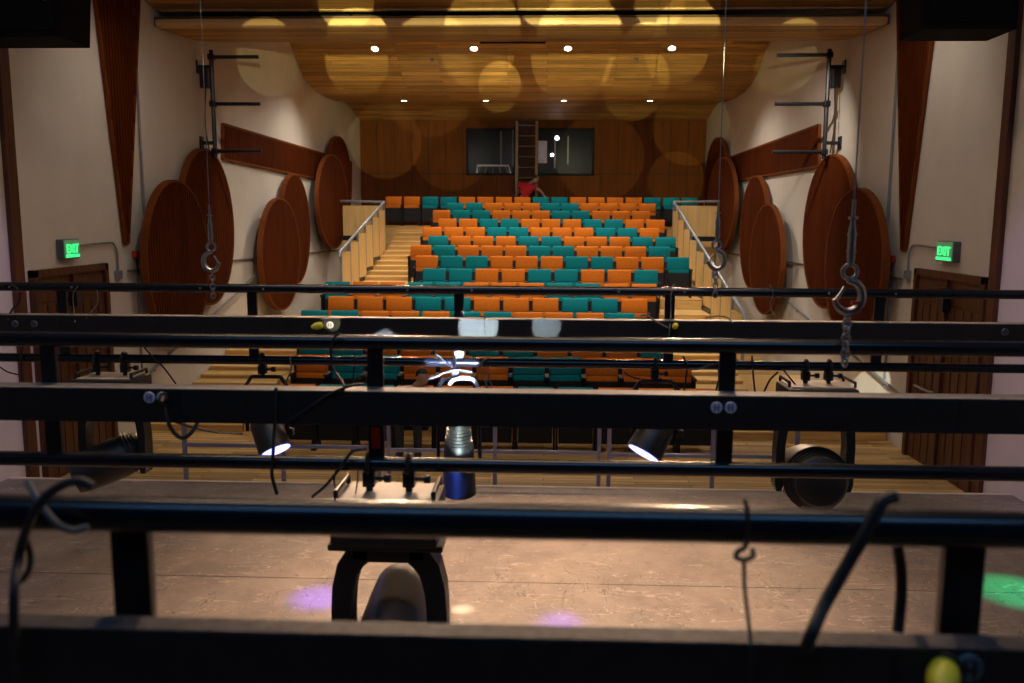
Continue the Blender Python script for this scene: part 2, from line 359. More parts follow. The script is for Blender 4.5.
# rear wall: backing and panels
wb = struct(MB().box((XL-.2, YB, -.2), (XR+.2, YB+.2, ZTOP)).build('wall_rear', REARJ), 'brown veneer panelled rear wall with two control booth windows', 'wall')
zsm = PY(530, 174, YB).z; ztp = 6.7; zbt = 2.5
wL = PY(467, 129, YB); wR = PY(515, 174.5, YB); vL = PY(538, 129, YB); vR = PY(593, 175, YB)
WIN = [(wL.x, wR.x, wR.z, wL.z), (vL.x, vR.x, vR.z, vL.z)]
pw = (XR-XL)/20
for c in range(20):
    x0 = XL+c*pw+.010; x1 = XL+(c+1)*pw-.010
    for (z0, z1) in ((zbt, zsm-.012), (zsm+.012, ztp)):
        segs = [(x0, x1, z0, z1)]
        for (a, b, q0, q1) in WIN:
            out = []
            for (s0, s1, t0, t1) in segs:
                if s1 <= a or s0 >= b or t1 <= q0 or t0 >= q1: out.append((s0, s1, t0, t1)); continue
                if s0 < a: out.append((s0, a, t0, t1))
                if s1 > b: out.append((b, s1, t0, t1))
                m0, m1 = max(s0, a), min(s1, b)
                if t1 > q1: out.append((m0, m1, q1, t1))
                if t0 < q0: out.append((m0, m1, t0, q0))
            segs = out
        for (s0, s1, t0, t1) in segs:
            if s1-s0 > .03 and t1-t0 > .03:
                MB().box((s0, YB-.03, t0), (s1, YB+.01, t1)).build('panel', REAR, wb)
for k, (a, b, q0, q1) in enumerate(WIN):
    t = struct(thing('window_%d' % (k+1), '', '', ((a+b)/2, YB-.02, q0)), 'dark control booth window left of the ladder' if k == 0 else 'control booth window with bright reflections right of the ladder', 'window')
    fr = MB()
    for p, q in (((a-.03, q0-.03), (b+.03, q0+.04)), ((a-.03, q1-.04), (b+.03, q1+.03)), ((a-.03, q0), (a+.04, q1)), ((b-.04, q0), (b+.03, q1))):
        fr.box((p[0], YB-.06, p[1]), (q[0], YB+.01, q[1]))
    fr.build('window_frame', PLENUM, t)
    MB().box((a, YB-.02, q0), (b, YB-.01, q1)).build('pane', GLASS, t)
# booth equipment seen at the windows
p = PY(493, 170, YB-.1)
t = thing('equipment_rack', 'white wire rack at the foot of the dark left booth window', 'rack', (p.x, YB-.16, p.z))
MB().tube([(p.x-.52, YB-.12, p.z-.10), (p.x-.5, YB-.12, p.z+.14), (p.x+.5, YB-.12, p.z+.14), (p.x+.56, YB-.12, p.z-.10)], .028, 6).build('frame', WHITEP, t)
for k in range(5): MB().tube([(p.x-.48+k*.24, YB-.12, p.z-.1), (p.x-.40+k*.2, YB-.12, p.z+.13)], .012, 5).build('strut', GREY, t)
for px, y0, y1 in ((501, 131, 165), (513, 130, 166)):
    a = PY(px, y0, YB-.08); b = PY(px, y1, YB-.08)
    tag(MB().tube([a, b], .022, 6).build('mullion_pole', GREY), 'thin grey pole at %s of the left booth window' % ('middle' if px < 505 else 'right edge'), 'pole')
for px, py, w_, h_, mt in ((542, 152, .32, .70, WHITEP), (555, 154, .05, .9, GREY), (568, 150, .04, .9, GREY)):
    p = PY(px, py, YB-.07)
    tag(MB().bbox((p.x-w_/2, YB-.07, p.z-h_/2), (p.x+w_/2, YB-.045, p.z+h_/2), .01).build('booth_notice' if w_ > .2 else 'booth_curtain_rail', mt),
        {542: 'white notice sheet beside the ladder at right booth window', 555: 'left vertical rail in right booth window', 568: 'right vertical rail in right booth window'}[px], 'notice' if w_ > .2 else 'rail')
for px, py, r_ in ((557, 138, .06), (552, 155, .05)):  # glowing discs stand in for reflections in the glass
    p = PY(px, py, YB-.06)
    tag(MB().lathe([(0, r_), (.02, r_)], (p.x, YB-.04, p.z), (0, -1, 0), 14).build('booth_reflection', LAMP), '%s glowing disc for a reflection in the right booth window' % ('upper' if py < 150 else 'lower'), 'lamp')
p = PY(524, 150, YB-.1); a = PY(516, 121, YB-.05); b = PY(538, 178, YB-.05)
tag(MB().bbox((a.x+.02, YB-.09, b.z), (b.x-.2, YB-.032, a.z), .02).build('service_door', REARJ), 'dark narrow door between the two booth windows', 'door')

# ---------------------------------------------------------------- stage
tag_st = struct(thing('floor_stage', '', '', (0, YS, 0)), 'worn grey-brown hardboard stage floor under the lighting battens', 'floor')
sy = YS
for k in range(10):
    MB().bbox((XL+.02, sy-1.257, ZS-.05), (XR-.02, sy, ZS), .004).build('floor_sheet', STAGE, tag_st); sy -= 1.265
MB().box((XL+.02, -3.5, 0), (XR-.02, YS-.02, ZS-.055)).build('stage_carcass', PLENUM, tag_st)
MB().bbox((XL+.02, YS+.002, 0.005), (XR-.02, YS+.05, ZS+.004), .006).build('nosing', mat('stage_nosing', (.62, .52, .42), .5), tag_st)

# ---------------------------------------------------------------- rows of seats
ROWS_Y = [11.85, 13.1, 13.95, 14.8, 15.6, 16.4, 17.3, 18.35, 19.4, 20.45, 21.5, 22.55, 23.6, 24.6, 25.6, 26.6]
ROWS_T = [387, 358.5, 342, 327, 313, 298.5, 283.5, 269.5, 256.5, 246, 236.5, 227.5, 219, 210.5, 203, 197]
SH = .88; PT = .56
FL = [max(0, PY(530, t, y).z-SH) for y, t in zip(ROWS_Y, ROWS_T)]; FL[0] = 0.0
ROWS = ['OTTOOOTTOOO', 'OTTOOOTTOOO', 'TTOOOTTOOOT', 'OTTOOOTTOOT', 'TTOOOTTOOOT', 'OOOTTOOOTTO', 'TOOTTOOOTTOO', 'TTOOTTOOT', 'OTTOOOTTOOT',
        'OTOOOTTOOOT', 'TOOOTTOOOTT', 'OOOTTOOOTTO', 'OOTTOOOTTOO', 'OTTOOOTTOOO', 'TTOOOTTOOOO', 'OOTTOOOOTTOOOOTTT']
ROWS_X = [-3.76, -3.88, -4.07, -4.2, -4.5, -4.19, -4.47, -2.64, -2.94, -3.22, -2.94, -3.22, -2.94, -3.22, -2.94, -4.92]
def seat_proto(col):
    """local frame: origin on the floor, seat faces -Y"""
    t = thing('auditorium_seat', 'x', 'seat')
    wd = .245
    def cushion(z0, z1, y0, tilt):
        prof = []
        # upholstered back: rounded top, stitched crease
        zs = [z0, z0+.01, z0+.03, z0+.135, z0+.147, z0+.152, z0+.157, z0+.17, z1-.035, z1-.012, z1]
        ds = [.025, .008, 0, 0, .004, .016, .004, -.004, -.002, .008, .03]
        vs = []; fs = []
        xs = [-wd, -wd+.008, -wd+.025, wd-.025, wd-.008, wd]; xd = [.03, .010, 0, 0, .010, .03]
        for z, dd in zip(zs, ds):
            for x, e in zip(xs, xd): vs.append((x, y0+dd+e+(z-z0)*tilt, z-(e*.3 if z == zs[-1] else 0)))
        nx = len(xs)
        for i in range(len(zs)-1):
            for k in range(nx-1): fs.append((i*nx+k, i*nx+k+1, (i+1)*nx+k+1, (i+1)*nx+k))
        b0 = len(vs)
        for z in (z0, z1):
            for x in (-wd, wd): vs.append((x, y0+.075+(z-z0)*tilt, z))
        n = len(zs)-1
        fs += [(b0, b0+1, b0+3, b0+2), tuple(range(0, nx))[::-1]+(b0, b0+1), tuple(n*nx+k for k in range(nx))+(b0+3, b0+2)]
        fs += [tuple(i*nx for i in range(n+1))+(b0+2, b0), tuple(i*nx+nx-1 for i in range(n, -1, -1))+(b0+1, b0+3)]
        return MB().add(vs, fs)
    cushion(.47, SH, .0, .16).build('backrest', col, t, True)
    MB().bbox((-.24, .085, .30), (.24, .10, .60), .004).bbox((-.235, .12, .55), (.235, .14, .80), .004).build('back_shell', SEATB, t)
    # folded seat, underside to the stage
    MB().prism([(-.235, -.10, .13), (-.235, -.055, .53), (-.235, .0, .54), (-.235, .04, .14)], (.47, 0, 0)).build('seat_pan', SEATB, t)
    for s_ in (-1, 1):
        x = s_*.262
        MB().box((x-.014, -.16, .03), (x+.014, .10, .60)).box((x-.014, -.20, 0), (x+.014, .14, .03)).build('side_frame', SEATB, t)
        MB().bbox((x-.016, -.24, .60), (x+.016, .10, .635), .006).build('armrest', BLKP, t)
    return t
protos = {'O': seat_proto(ORANGE), 'T': seat_proto(TEAL)}
def place_seat(proto, loc, label, group):
    r = proto.copy(); COL.objects.link(r); r.location = loc; r['label'] = label; r['group'] = group
    for ch in proto.children:
        c = ch.copy(); COL.objects.link(c); c.parent = r
    return r
SEATX = {}
for i, pat in enumerate(ROWS):
    for k, c in enumerate(pat):
        x = ROWS_X[i]+PT*(k+.5)
        if i == 15 and x+.28 > XR-.1: continue
        SEATX[(i, k)] = x
        place_seat(protos[c], (x, ROWS_Y[i], FL[i]), '%s folding theatre seat, %s from the left in the %s row from the stage' % ('orange' if c == 'O' else 'teal', ORD[k], ORD[i]), 'theatre seats of the %s row' % ORD[i])
for p in protos.values():
    for ch in list(p.children): bpy.data.objects.remove(ch, do_unlink=True)
    bpy.data.objects.remove(p, do_unlink=True)
# tiers under the rows
def front(i): return ROWS_Y[i]-.42
tier = struct(thing('floor_tiers', '', '', (0, ROWS_Y[1], 0)), 'stepped birch tiers carrying the seat rows', 'floor')
for i in range(1, 16):
    y1 = front(i+1) if i < 15 else YB-.03
    xa, xb = (-4.53, 2.36) if i <= 6 else ((-2.95-.33, 3.40) if i < 15 else (XL+.02, XR-.02))
    if i == 7: xa, xb = -2.70, 3.40
    MB().box((xa, front(i), 0), (xb, y1, FL[i]-.02)).build('riser', TAN, tier)
    MB().bbox((xa, front(i)-.02, FL[i]-.02), (xb, y1-.005, FL[i]), .006).build('tread', TAN, tier)
# stairs: two steps for each row
def stairs(name, label, xa, xb, rows):
    t = struct(thing(name, '', '', ((xa+xb)/2, front(rows[0]), 0)), label, 'stairs')
    for i in rows:
        zp = FL[i-1]; h = (FL[i]-zp)/2; y1 = front(i+1) if i < 15 else YB-.4; ym = (front(i)+y1)/2
        for (ya, yb, z) in ((front(i), ym, zp+h), (ym, y1, FL[i])):
            MB().box((xa, ya, 0), (xb, yb, z-.035)).bbox((xa, ya-.025, z-.035), (xb, yb, z), .008).build('step', TAN, t)
stairs('stairs_upper_left', 'birch aisle stairs left of the upper seat rows', -4.40, -3.29, range(7, 15))
stairs('stairs_lower_left', 'birch stairs along the left wall beside the lower rows', XL+.02, -4.55, range(1, 7))
stairs('stairs_lower_right', 'birch stairs right of the lower seat rows', 2.38, 3.40, range(1, 7))
struct(MB().bbox((3.46, front(1), 0), (XR-.02, 16.9, FL[1]), .01).build('floor_landing', TAN), 'low birch landing at the foot of the right railing', 'floor')
struct(MB().bbox((XL+.02, front(7), 0), (-4.42, 19.0, FL[6]+.02), .01).build('floor_landing', TAN), 'birch landing above the lower left stairs', 'floor')

# balustrades beside the upper rows
def floor_at(y):
    z = 0
    for i in range(1, 16):
        if y >= front(i): z = FL[i]
    return z
def balustrade(name, label, X, y0, y1, side, wall_x):
    t = thing(name, label, 'railing', (X, y0, 0))
    z0 = PX(338, 252, -4.4).z if side < 0 else PX(745, 316, 3.44).z
    z1 = PY(383 if side < 0 else 672, 202, y1).z
    n = 6 if side < 0 else 9
    zr = lambda y: z0+(z1-z0)*(y-y0)/(y1-y0)
    MB().tube([(X, y0-.15, zr(y0)-.12), (X, y0-.05, zr(y0)), (X, y1, z1), (wall_x-side*.34, y1, z1+.02)], .035, 8).build('handrail', GREY, t, True)
    ys = [y0+(y1-y0)*k/n for k in range(n+1)]
    for k, y in enumerate(ys):
        zb = max(0, floor_at(y)-.02)
        MB().box((X-.025, y-.025, zb), (X+.025, y+.025, zr(y)-.02)).build('post', GREY, t)
        if k < n:
            ya, yb = y+.03, ys[k+1]-.03; zb = max(0, floor_at(ya)-.0)
            MB().box((X-.02, ya, zb+.10), (X+.02, yb, zr((ya+yb)/2)-.13)).build('panel', TAN2, t)
            MB().box((X-.035, ya, zb), (X+.035, yb, zb+.08)).build('base_shoe', BLK, t)
    # end guard across the well
    zb = floor_at(y1)
    a, b = sorted((X, wall_x-side*.36))
    MB().box((a+.05, y1-.02, z1-.92), (b-.02, y1+.02, z1-.10)).build('end_panel', TAN2, t)
    MB().box((a+.05, y1-.06, z1-1.05), (b-.02, y1+.03, z1-.92)).build('base_shoe', BLK, t)
    MB().box((a+.05, y1-.10, z1-1.20), (b-.02, y1+.08, z1-1.05)).build('end_ledge', TAN, t)
    return t
balustrade('balustrade', 'birch panel balustrade with grey rail left of the aisle stairs', -4.44, 18.8, 24.0, -1, XL+.03)
balustrade('balustrade', 'birch panel balustrade with grey rail right of the seats', 3.46, 15.2, 24.0, 1, XR-.03)
# white side walls under the balustrades, closing the wells
struct(MB().box((-4.43, 19.0, 0), (-4.405, 24, 1.3)).build('trim_well_left', WALL), 'white well wall under the left balustrade', 'wall')
# wall handrails
for side, X, pts, lb in ((-1, XL+.09, ((255, 276), (140, 381)), 'grey handrail sloping up the left wall'), (1, XR-.09, ((789, 302), (900, 395)), 'grey handrail sloping up the right wall')):
    a = PX(*pts[0], X); b = PX(*pts[1], X)
    t = thing('wall_handrail', lb, 'handrail', b)
    MB().tube([a, b], .024, 8).build('rail', GREY, t, True)
    for k in (.1, .5, .9):
        q = a.lerp(b, k); MB().tube([q, q+Vector((0, 0, -.06)), q+Vector((side*.08, 0, -.06))], .010, 6).build('bracket', GREY, t)

# guard rail sections in front of the first row
YG = YS+.24
def px_x(px, Y=YG): return PY(px, 450, Y).x
secs = [(185, 283, 379), (389, 495, 599), (609, 713, 797)]
for k, (a, b, c) in enumerate(secs):
    xa, xb, xc = px_x(a), px_x(b), px_x(c)
    zm = PY(b, 446 if k == 0 else (451.5 if k == 1 else 456), YG).z; zt = zm+.42
    t = thing('guard_rail', ['leftmost', 'middle', 'rightmost'][k]+' steel guard rail section beyond the stage edge', 'guard rail', (xb, YG, 0), 'guard rail sections at the stage edge')
    for x in (xa, xb, xc): MB().bbox((x-.022, YG-.022, 0), (x+.022, YG+.022, zt), .004).build('post', PURR, t)
    for x in (xa, xc): MB().bbox((x-.038, YG-.10, 0), (x+.038, YG+.10, .012), .003).build('foot_plate', PURR, t)
    MB().bbox((xa, YG-.025, zt), (xc, YG+.025, zt+.04), .006).build('top_rail', PURR, t)
    MB().bbox((xa, YG-.018, zm-.02), (xc, YG+.018, zm+.02), .004).build('mid_rail', PURR, t)

# ---------------------------------------------------------------- side wall dressings
def proj(p):
    d = Vector(p)-CAM; z = d.dot(Fv); return 512+F_PX*d.dot(Rv)/z, 341.5-F_PX*d.dot(Uv)/z
def wall_disc(side, x0, x1, y0, y1, off, label):
    Xw = XL if side < 0 else XR; X = Xw-side*off
    ym = (y0+y1)/2; ya, yb = sorted((PX(x0, ym, X).y, PX(x1, ym, X).y)); cy = (ya+yb)/2; ry = (yb-ya)/2
    pxc = proj((X, cy, 3.2))[0]; zt = PX(pxc, y0, X).z; zb = PX(pxc, y1, X).z; cz = (zt+zb)/2; rz = (zt-zb)/2
    t = thing('acoustic_disc', label, 'wall panel', (Xw, cy, zb), 'slatted elliptical wall panels')
    n = 48; ell = lambda s_, x: [(x, cy+ry*s_*math.cos(2*PI*k/n), cz+rz*s_*math.sin(2*PI*k/n)) for k in range(n)]
    th = .075
    MB().prism(ell(.985, X+side*.042), (-side*.072, 0, 0)).build('backing', SLAT, t)
    for dy, dz in ((-.4, 0), (.4, 0), (0, -.4), (0, .4)):
        MB().cyl((Xw-side*.004, cy+dy*ry, cz+dz*rz), (X+side*.042, cy+dy*ry, cz+dz*rz), .03, n=8).build('standoff', SHADE, t)
    # rim ring
    rm = MB(); A, B, C, D = ell(1, X+side*.045), ell(1, X-side*.062), ell(.972, X-side*.062), ell(.972, X+side*.045)
    rm.add(A+B+C+D, [(a*n+k, a*n+(k+1) % n, ((a+1) % 4)*n+(k+1) % n, ((a+1) % 4)*n+k) for a in range(4) for k in range(n)])
    rm.build('rim', RIM, t)
    sl = MB(); p = .085; k = -int(ry/p)
    while k*p < ry:
        yy = k*p; h = .965*rz*math.sqrt(max(0, 1-(yy/(ry*.965))**2)) if abs(yy) < ry*.965 else 0
        if h > .05: sl.box((X-side*.03, cy+yy-.028, cz-h), (X-side*.055, cy+yy+.028, cz+h))
        k += 1
    tag(sl.build('slats', SLAT, t), kind='stuff')
for a in [(-1, 178, 231, 149, 306, .12, 'taller brown slatted ellipse nearest the stage on the left wall'),
          (-1, 143, 206, 180, 342, .25, 'lower front brown slatted ellipse nearest the stage on the left wall'),
          (-1, 279, 308, 174, 284, .12, 'taller brown slatted ellipse of the middle pair on the left wall'),
          (-1, 259, 298, 198, 311, .25, 'lower front brown slatted ellipse of the middle pair on the left wall'),
          (-1, 326, 350, 137, 226, .12, 'higher brown slatted ellipse of the farthest pair on the left wall'),
          (-1, 316, 346, 155, 249, .25, 'lower brown slatted ellipse of the farthest pair on the left wall'),
          (1, 806, 857, 155, 310, .12, 'taller brown slatted ellipse nearest the stage on the right wall'),
          (1, 828, 887, 188, 345, .25, 'lower front brown slatted ellipse nearest the stage on the right wall'),
          (1, 742, 769, 176, 290, .12, 'taller brown slatted ellipse of the middle pair on the right wall'),
          (1, 752, 784, 204, 316, .25, 'lower front brown slatted ellipse of the middle pair on the right wall'),
          (1, 706, 728, 139, 228, .12, 'higher brown slatted ellipse of the farthest pair on the right wall'),
          (1, 709, 737, 158, 252, .25, 'lower brown slatted ellipse of the farthest pair on the right wall')]:
    wall_disc(*a)
def wall_poly(side, pix, label, name, slat_dir='z', off=.06):
    """slatted flat panel on a side wall from its four outline pixels (top-near, top-far, bottom-far, bottom-near)"""
    Xw = XL if side < 0 else XR; P_ = [PX(x, y, Xw-side*off) for x, y in pix]
    P_ = [Vector((Xw-side*.002, p.y, p.z)) for p in P_]
    t = thing(name, label, 'wall panel', min(P_, key=lambda p: p.z))
    MB().prism(P_, (-side*.04, 0, 0)).build('backing', SLAT, t)
    e = MB(); n = len(P_)
    for i in range(n):
        a, b = P_[i], P_[(i+1) % n]
        if (a-b).length < .02: continue
        e.tube([a+Vector((-side*.035, 0, 0)), b+Vector((-side*.035, 0, 0))], .032, 4)
    e.build('edge_trim', RIM, t)
    ys = [p.y for p in P_]; s = MB(); y = min(ys)+.05
    def span(y):
        zs = []
        for i in range(n):
            a, b = P_[i], P_[(i+1) % n]
            if (a.y-y)*(b.y-y) < 0: zs.append(a.z+(b.z-a.z)*(y-a.y)/(b.y-a.y))
        return (min(zs), max(zs)) if len(zs) >= 2 else None
    while y < max(ys)-.03:
        q = span(y)
        if q and q[1]-q[0] > .08: s.box((Xw-side*.04, y-.026, q[0]+.02), (Xw-side*.062, y+.026, q[1]-.02))
        y += .085
    tag(s.build('slats', SLAT, t), kind='stuff')
wall_poly(-1, [(224, 124), (352, 162), (352, 186), (224, 159)], 'long brown slatted bar high on the left wall above the ellipses', 'acoustic_bar')
wall_poly(1, [(818, 125), (706, 166), (706, 186), (818, 166)], 'long brown slatted bar high on the right wall above the ellipses', 'acoustic_bar')
wall_poly(-1, [(96, -8), (140.5, -8), (129.5, 243), (126.5, 243)], 'tall brown slatted wedge tapering to a point beside the left door', 'acoustic_wedge')
wall_poly(1, [(896.5, -8), (936, -8), (903.5, 250), (900.5, 250)], 'tall brown slatted wedge tapering to a point beside the right door', 'acoustic_wedge')

def wall_vert(side, px0, px1, z0, z1, mt, name, label, cat, th=.10, py=150, kind=None):
    Xw = XL if side < 0 else XR
    a, b = sorted((PX(px0, py, Xw).y, PX(px1, py, Xw).y))
    o = MB().bbox((Xw, a, z0), (Xw-side*th, b, z1), .01).build(name, mt)
    if kind: struct(o, label, cat)
    else: tag(o, label, cat)
wall_vert(-1, 1, 11, 0, ZTOP, DOOR, 'trim_1', 'dark brown proscenium trim at the far left', 'trim', .06, kind=1)
wall_vert(1, 1004, 1012, 0, ZTOP, DOOR, 'trim_2', 'dark brown proscenium trim at the far right', 'trim', .06, kind=1)
def door(side, pxn, pxf, pyt, n, label):
    Xw = XL if side < 0 else XR
    ya = PX(pxn, 268, Xw).y; yb = PX(pxf, 268, Xw).y; zt = PX(pxf, pyt, Xw).z
    t = struct(thing('door_%d' % n, '', '', (Xw, (ya+yb)/2, 0)), label, 'door')
    ym = (ya+yb)/2; f = .09
    for p, q, nm in (((ya, 0), (ya+f, zt), 'jamb'), ((yb-f, 0), (yb, zt), 'jamb'), ((ya, zt-f), (yb, zt), 'head_frame'), ((ym-.03, 0), (ym+.03, zt-f), 'mullion')):
        MB().bbox((Xw-side*.0, p[0], p[1]), (Xw-side*.08, q[0], q[1]), .006).build(nm, DOOR, t)
    for (a, b) in ((ya+f, ym-.03), (ym+.03, yb-f)):
        lf = MB().box((Xw-side*.0, a+.005, .01), (Xw-side*.035, b-.005, zt-f-.005)).build('leaf', DOOR, t)
        w3 = (b-a)/4
        for k in range(4):
            MB().bbox((Xw-side*.035, a+k*w3+.02, .05), (Xw-side*.046, a+(k+1)*w3-.02, zt-f-.34), .004).build('plank', DOOR, lf)
        MB().bbox((Xw-side*.035, a+.02, zt-f-.30), (Xw-side*.046, b-.02, zt-f-.04), .004).build('top_panel', DOOR, lf)
        MB().tube([(Xw-side*.035, (a+b)/2-.25, 1.02), (Xw-side*.09, (a+b)/2-.22, 1.02), (Xw-side*.09, (a+b)/2+.22, 1.02), (Xw-side*.035, (a+b)/2+.25, 1.02)], .016, 6).build('push_bar', GREY, lf)
    MB().bbox((Xw-side*.035, ym-.10, zt-f-.40), (Xw-side*.14, ym+.06, zt-f-.10), .01).build('door_closer', BLK, t)
door(-1, 27, 103, 263, 1, 'dark walnut double door at the foot of the left wall')
door(1, 993, 920, 268, 2, 'dark walnut double door at the foot of the right wall')

# exit signs with conduit
def text_obj(txt, size, mt, name, parent, mw):
    cu = bpy.data.curves.new(name, 'FONT'); cu.body = txt; cu.size = size; cu.align_x = 'CENTER'; cu.align_y = 'CENTER'; cu.extrude = .003; cu.offset = .003
    ob = bpy.data.objects.new(name, cu); COL.objects.link(ob); dg = bpy.context.evaluated_depsgraph_get()
    me = bpy.data.meshes.new_from_object(ob.evaluated_get(dg)); bpy.data.objects.remove(ob, do_unlink=True)
    me.transform(mw); me.materials.clear(); me.materials.append(mt)
    o = bpy.data.objects.new(name, me); COL.objects.link(o); o.parent = parent; return o
def exit_sign(side, pxa, pxb, pt, pb, lab):
    Xw = XL if side < 0 else XR; X = Xw-side*.10
    y0, y1 = sorted((PX(pxa, 250, X).y, PX(pxb, 250, X).y)); zt = PX((pxa+pxb)/2, pt, X).z; zb = PX((pxa+pxb)/2, pb, X).z; cy = (y0+y1)/2; cz = (zt+zb)/2
    t = thing('exit_sign', 'green lit EXIT sign on the %s wall above the door' % lab, 'exit sign', (X, cy, cz))
    MB().bbox((Xw, y0-.02, zb-.01), (X+side*.012, y1+.02, zt+.01), .01).build('housing', SHADE, t)
    MB().bbox((X+side*.012, y0, zb), (X, y1, zt), .004).build('face', SIGN, t)
    w_ = y1-y0
    # text plane: local x -> along wall, local y -> up, facing into the room
    ux = Vector((0, 1, 0)) if side < 0 else Vector((0, -1, 0))
    mw = Matrix(((0, 0, -side, -side*.004), (ux.y, 0, 0, 0), (0, 1, 0, 0), (0, 0, 0, 1)))
    mw = Matrix(((0, 0, -side, 0), (-side*-1*1.0 if False else (1 if side < 0 else -1), 0, 0, 0), (0, 1, 0, 0), (0, 0, 0, 1)))
    mw = mw @ Matrix.Diagonal((w_*.92/.40, .9, 1, 1)); mw = Matrix.Translation((-side*.003, 0, 0)) @ mw
    text_obj('EXIT', .17, GREENE, 'lettering', t, mw)
    MB().bbox((X+side*.01, y0+.02, zb+.012), (X-side*.006, y1-.02, zb+.045), .003).build('led_strip', GREENE, t)
    yc = y1+.02
    jb = PX(119 if side < 0 else 907, 272, Xw-side*.04)
    ct = thing('conduit', 'grey conduit bending from the %s EXIT sign to its junction box' % lab, 'conduit', jb)
    X2 = Xw-side*.03
    pts = [(X2, yc, cz+.03), (X2, jb.y-.22, cz+.05), (X2, jb.y-.08, cz+.02), (X2, jb.y, cz-.10), (X2, jb.y, jb.z)]
    MB().tube(smooth([Vector(p) for p in pts], 5), .014, 6).build('pipe', GREY, ct, True)
    MB().bbox((Xw-side*.006, jb.y-.07, jb.z-.10), (Xw-side*.06, jb.y+.07, jb.z+.02), .006).build('junction_box', GREY, ct)
def smooth(P_, n=6):
    P_ = [Vector(p) for p in P_]; out = []
    for i in range(len(P_)-1):
        a, b, c, d_ = P_[max(i-1, 0)], P_[i], P_[i+1], P_[min(i+2, len(P_)-1)]
        for k in range(n):
            t = k/n; out.append(.5*((2*b)+(c-a)*t+(2*a-5*b+4*c-d_)*t*t+(3*b-a-3*c+d_)*t**3))
    out.append(P_[-1]); return out
exit_sign(-1, 65, 80, 240, 258, 'left'); exit_sign(1, 952, 936, 242, 261, 'right')
for side, px, py, lab in ((-1, 134, 254, 'left'), (1, 894, 259, 'right')):
    Xw = XL if side < 0 else XR; p = PX(px, py, Xw)
    t = thing('fire_alarm', 'small red fire alarm box on the %s wall near the slatted wedge' % lab, 'alarm', p)
    MB().bbox((Xw, p.y-.07, p.z-.05), (Xw-side*.07, p.y+.07, p.z+.05), .008).build('housing', REDP, t)
    MB().tube(smooth([(Xw-side*.03, p.y, p.z-.05), (Xw-side*.05, p.y-.02, p.z-.18), (Xw-side*.03, p.y+.03, p.z-.30)], 4), .012, 6).build('lead', CABLE, t)
    MB().tube([(Xw-side*.02, p.y+.02, p.z-.30), (Xw-side*.02, p.y+.02, p.z-1.9)], .016, 6).build('riser_conduit', GREY, t)
for side, pa, pb, lab in ((-1, 128, 340, 'left'), (1, 902, 728, 'right')):
    Xw = XL if side < 0 else XR
    a = PX(pa, 271 if side < 0 else 279, Xw-side*.03); b = PX(pb, 250 if side < 0 else 253, Xw-side*.03)
    tag(MB().tube([a, b], .016, 6).build('wall_conduit', SHADE), 'long thin dark conduit running along the %s wall behind the ellipses' % lab, 'conduit')
for side, px, lab in ((-1, 141, 'left'), (1, 892, 'right')):
    Xw = XL if side < 0 else XR; p = PX(px, 150, Xw-side*.03)
    tag(MB().tube([(Xw-side*.03, p.y, 2.3), (Xw-side*.03, p.y, 6.3)], .02, 6).build('wall_riser', GREY), 'thin vertical grey conduit on the %s wall by the wedge' % lab, 'conduit')

# black three-armed side booms
def boom(side, pxw, pxp, pxe, ys, yp, lab):
    Xw = XL if side < 0 else XR
    Y = PX(pxw, 100, Xw).y; x_p = PY(pxp, 100, Y).x; x_e = PY(pxe, 100, Y).x
    zt = PY(pxp, yp[0], Y).z; zb = PY(pxp, yp[1], Y).z
    t = thing('lighting_boom', 'black three-armed lighting boom bracketed to the %s wall' % lab, 'boom', (x_p, Y, zb))
    MB().tube([(x_p, Y, zb), (x_p, Y, zt)], .038, 8).build('pole', BLK, t, True)
    for y in ys:
        z = PY(pxp, y, Y).z; MB().tube([(x_p, Y, z), (x_e, Y, z)], .032, 8).build('arm', BLK, t, True)
        MB().bbox((x_p-.05, Y-.06, z-.05), (x_p+.05, Y+.06, z+.05), .01).build('cross_clamp', BLK, t)
    for y in (67, 143):
        z = PY(pxp, y, Y).z
        MB().bbox((Xw, Y-.03, z-.03), (x_p, Y+.03, z+.03), .005).bbox((Xw, Y-.07, z-.11), (Xw-side*.03, Y+.07, z+.11), .005).build('wall_bracket', BLK, t)
    z = PY(pxp, 78, Y).z
    MB().bbox((x_p+side*.06, Y-.06, z-.17), (x_p+side*.20, Y+.07, z+.16), .012).build('power_box', BLKP, t)
    MB().tube(smooth([(x_p+side*.12, Y, z-.17), (x_p+side*.15, Y, z-.8), (x_p+side*.10, Y, zb+.1)], 5), .012, 6).build('lead', CABLE, t)
boom(-1, 199, 213, 260, (57, 104, 151), (50, 157), 'left')
boom(1, 843, 827, 775, (55, 104, 152), (49, 159), 'right')

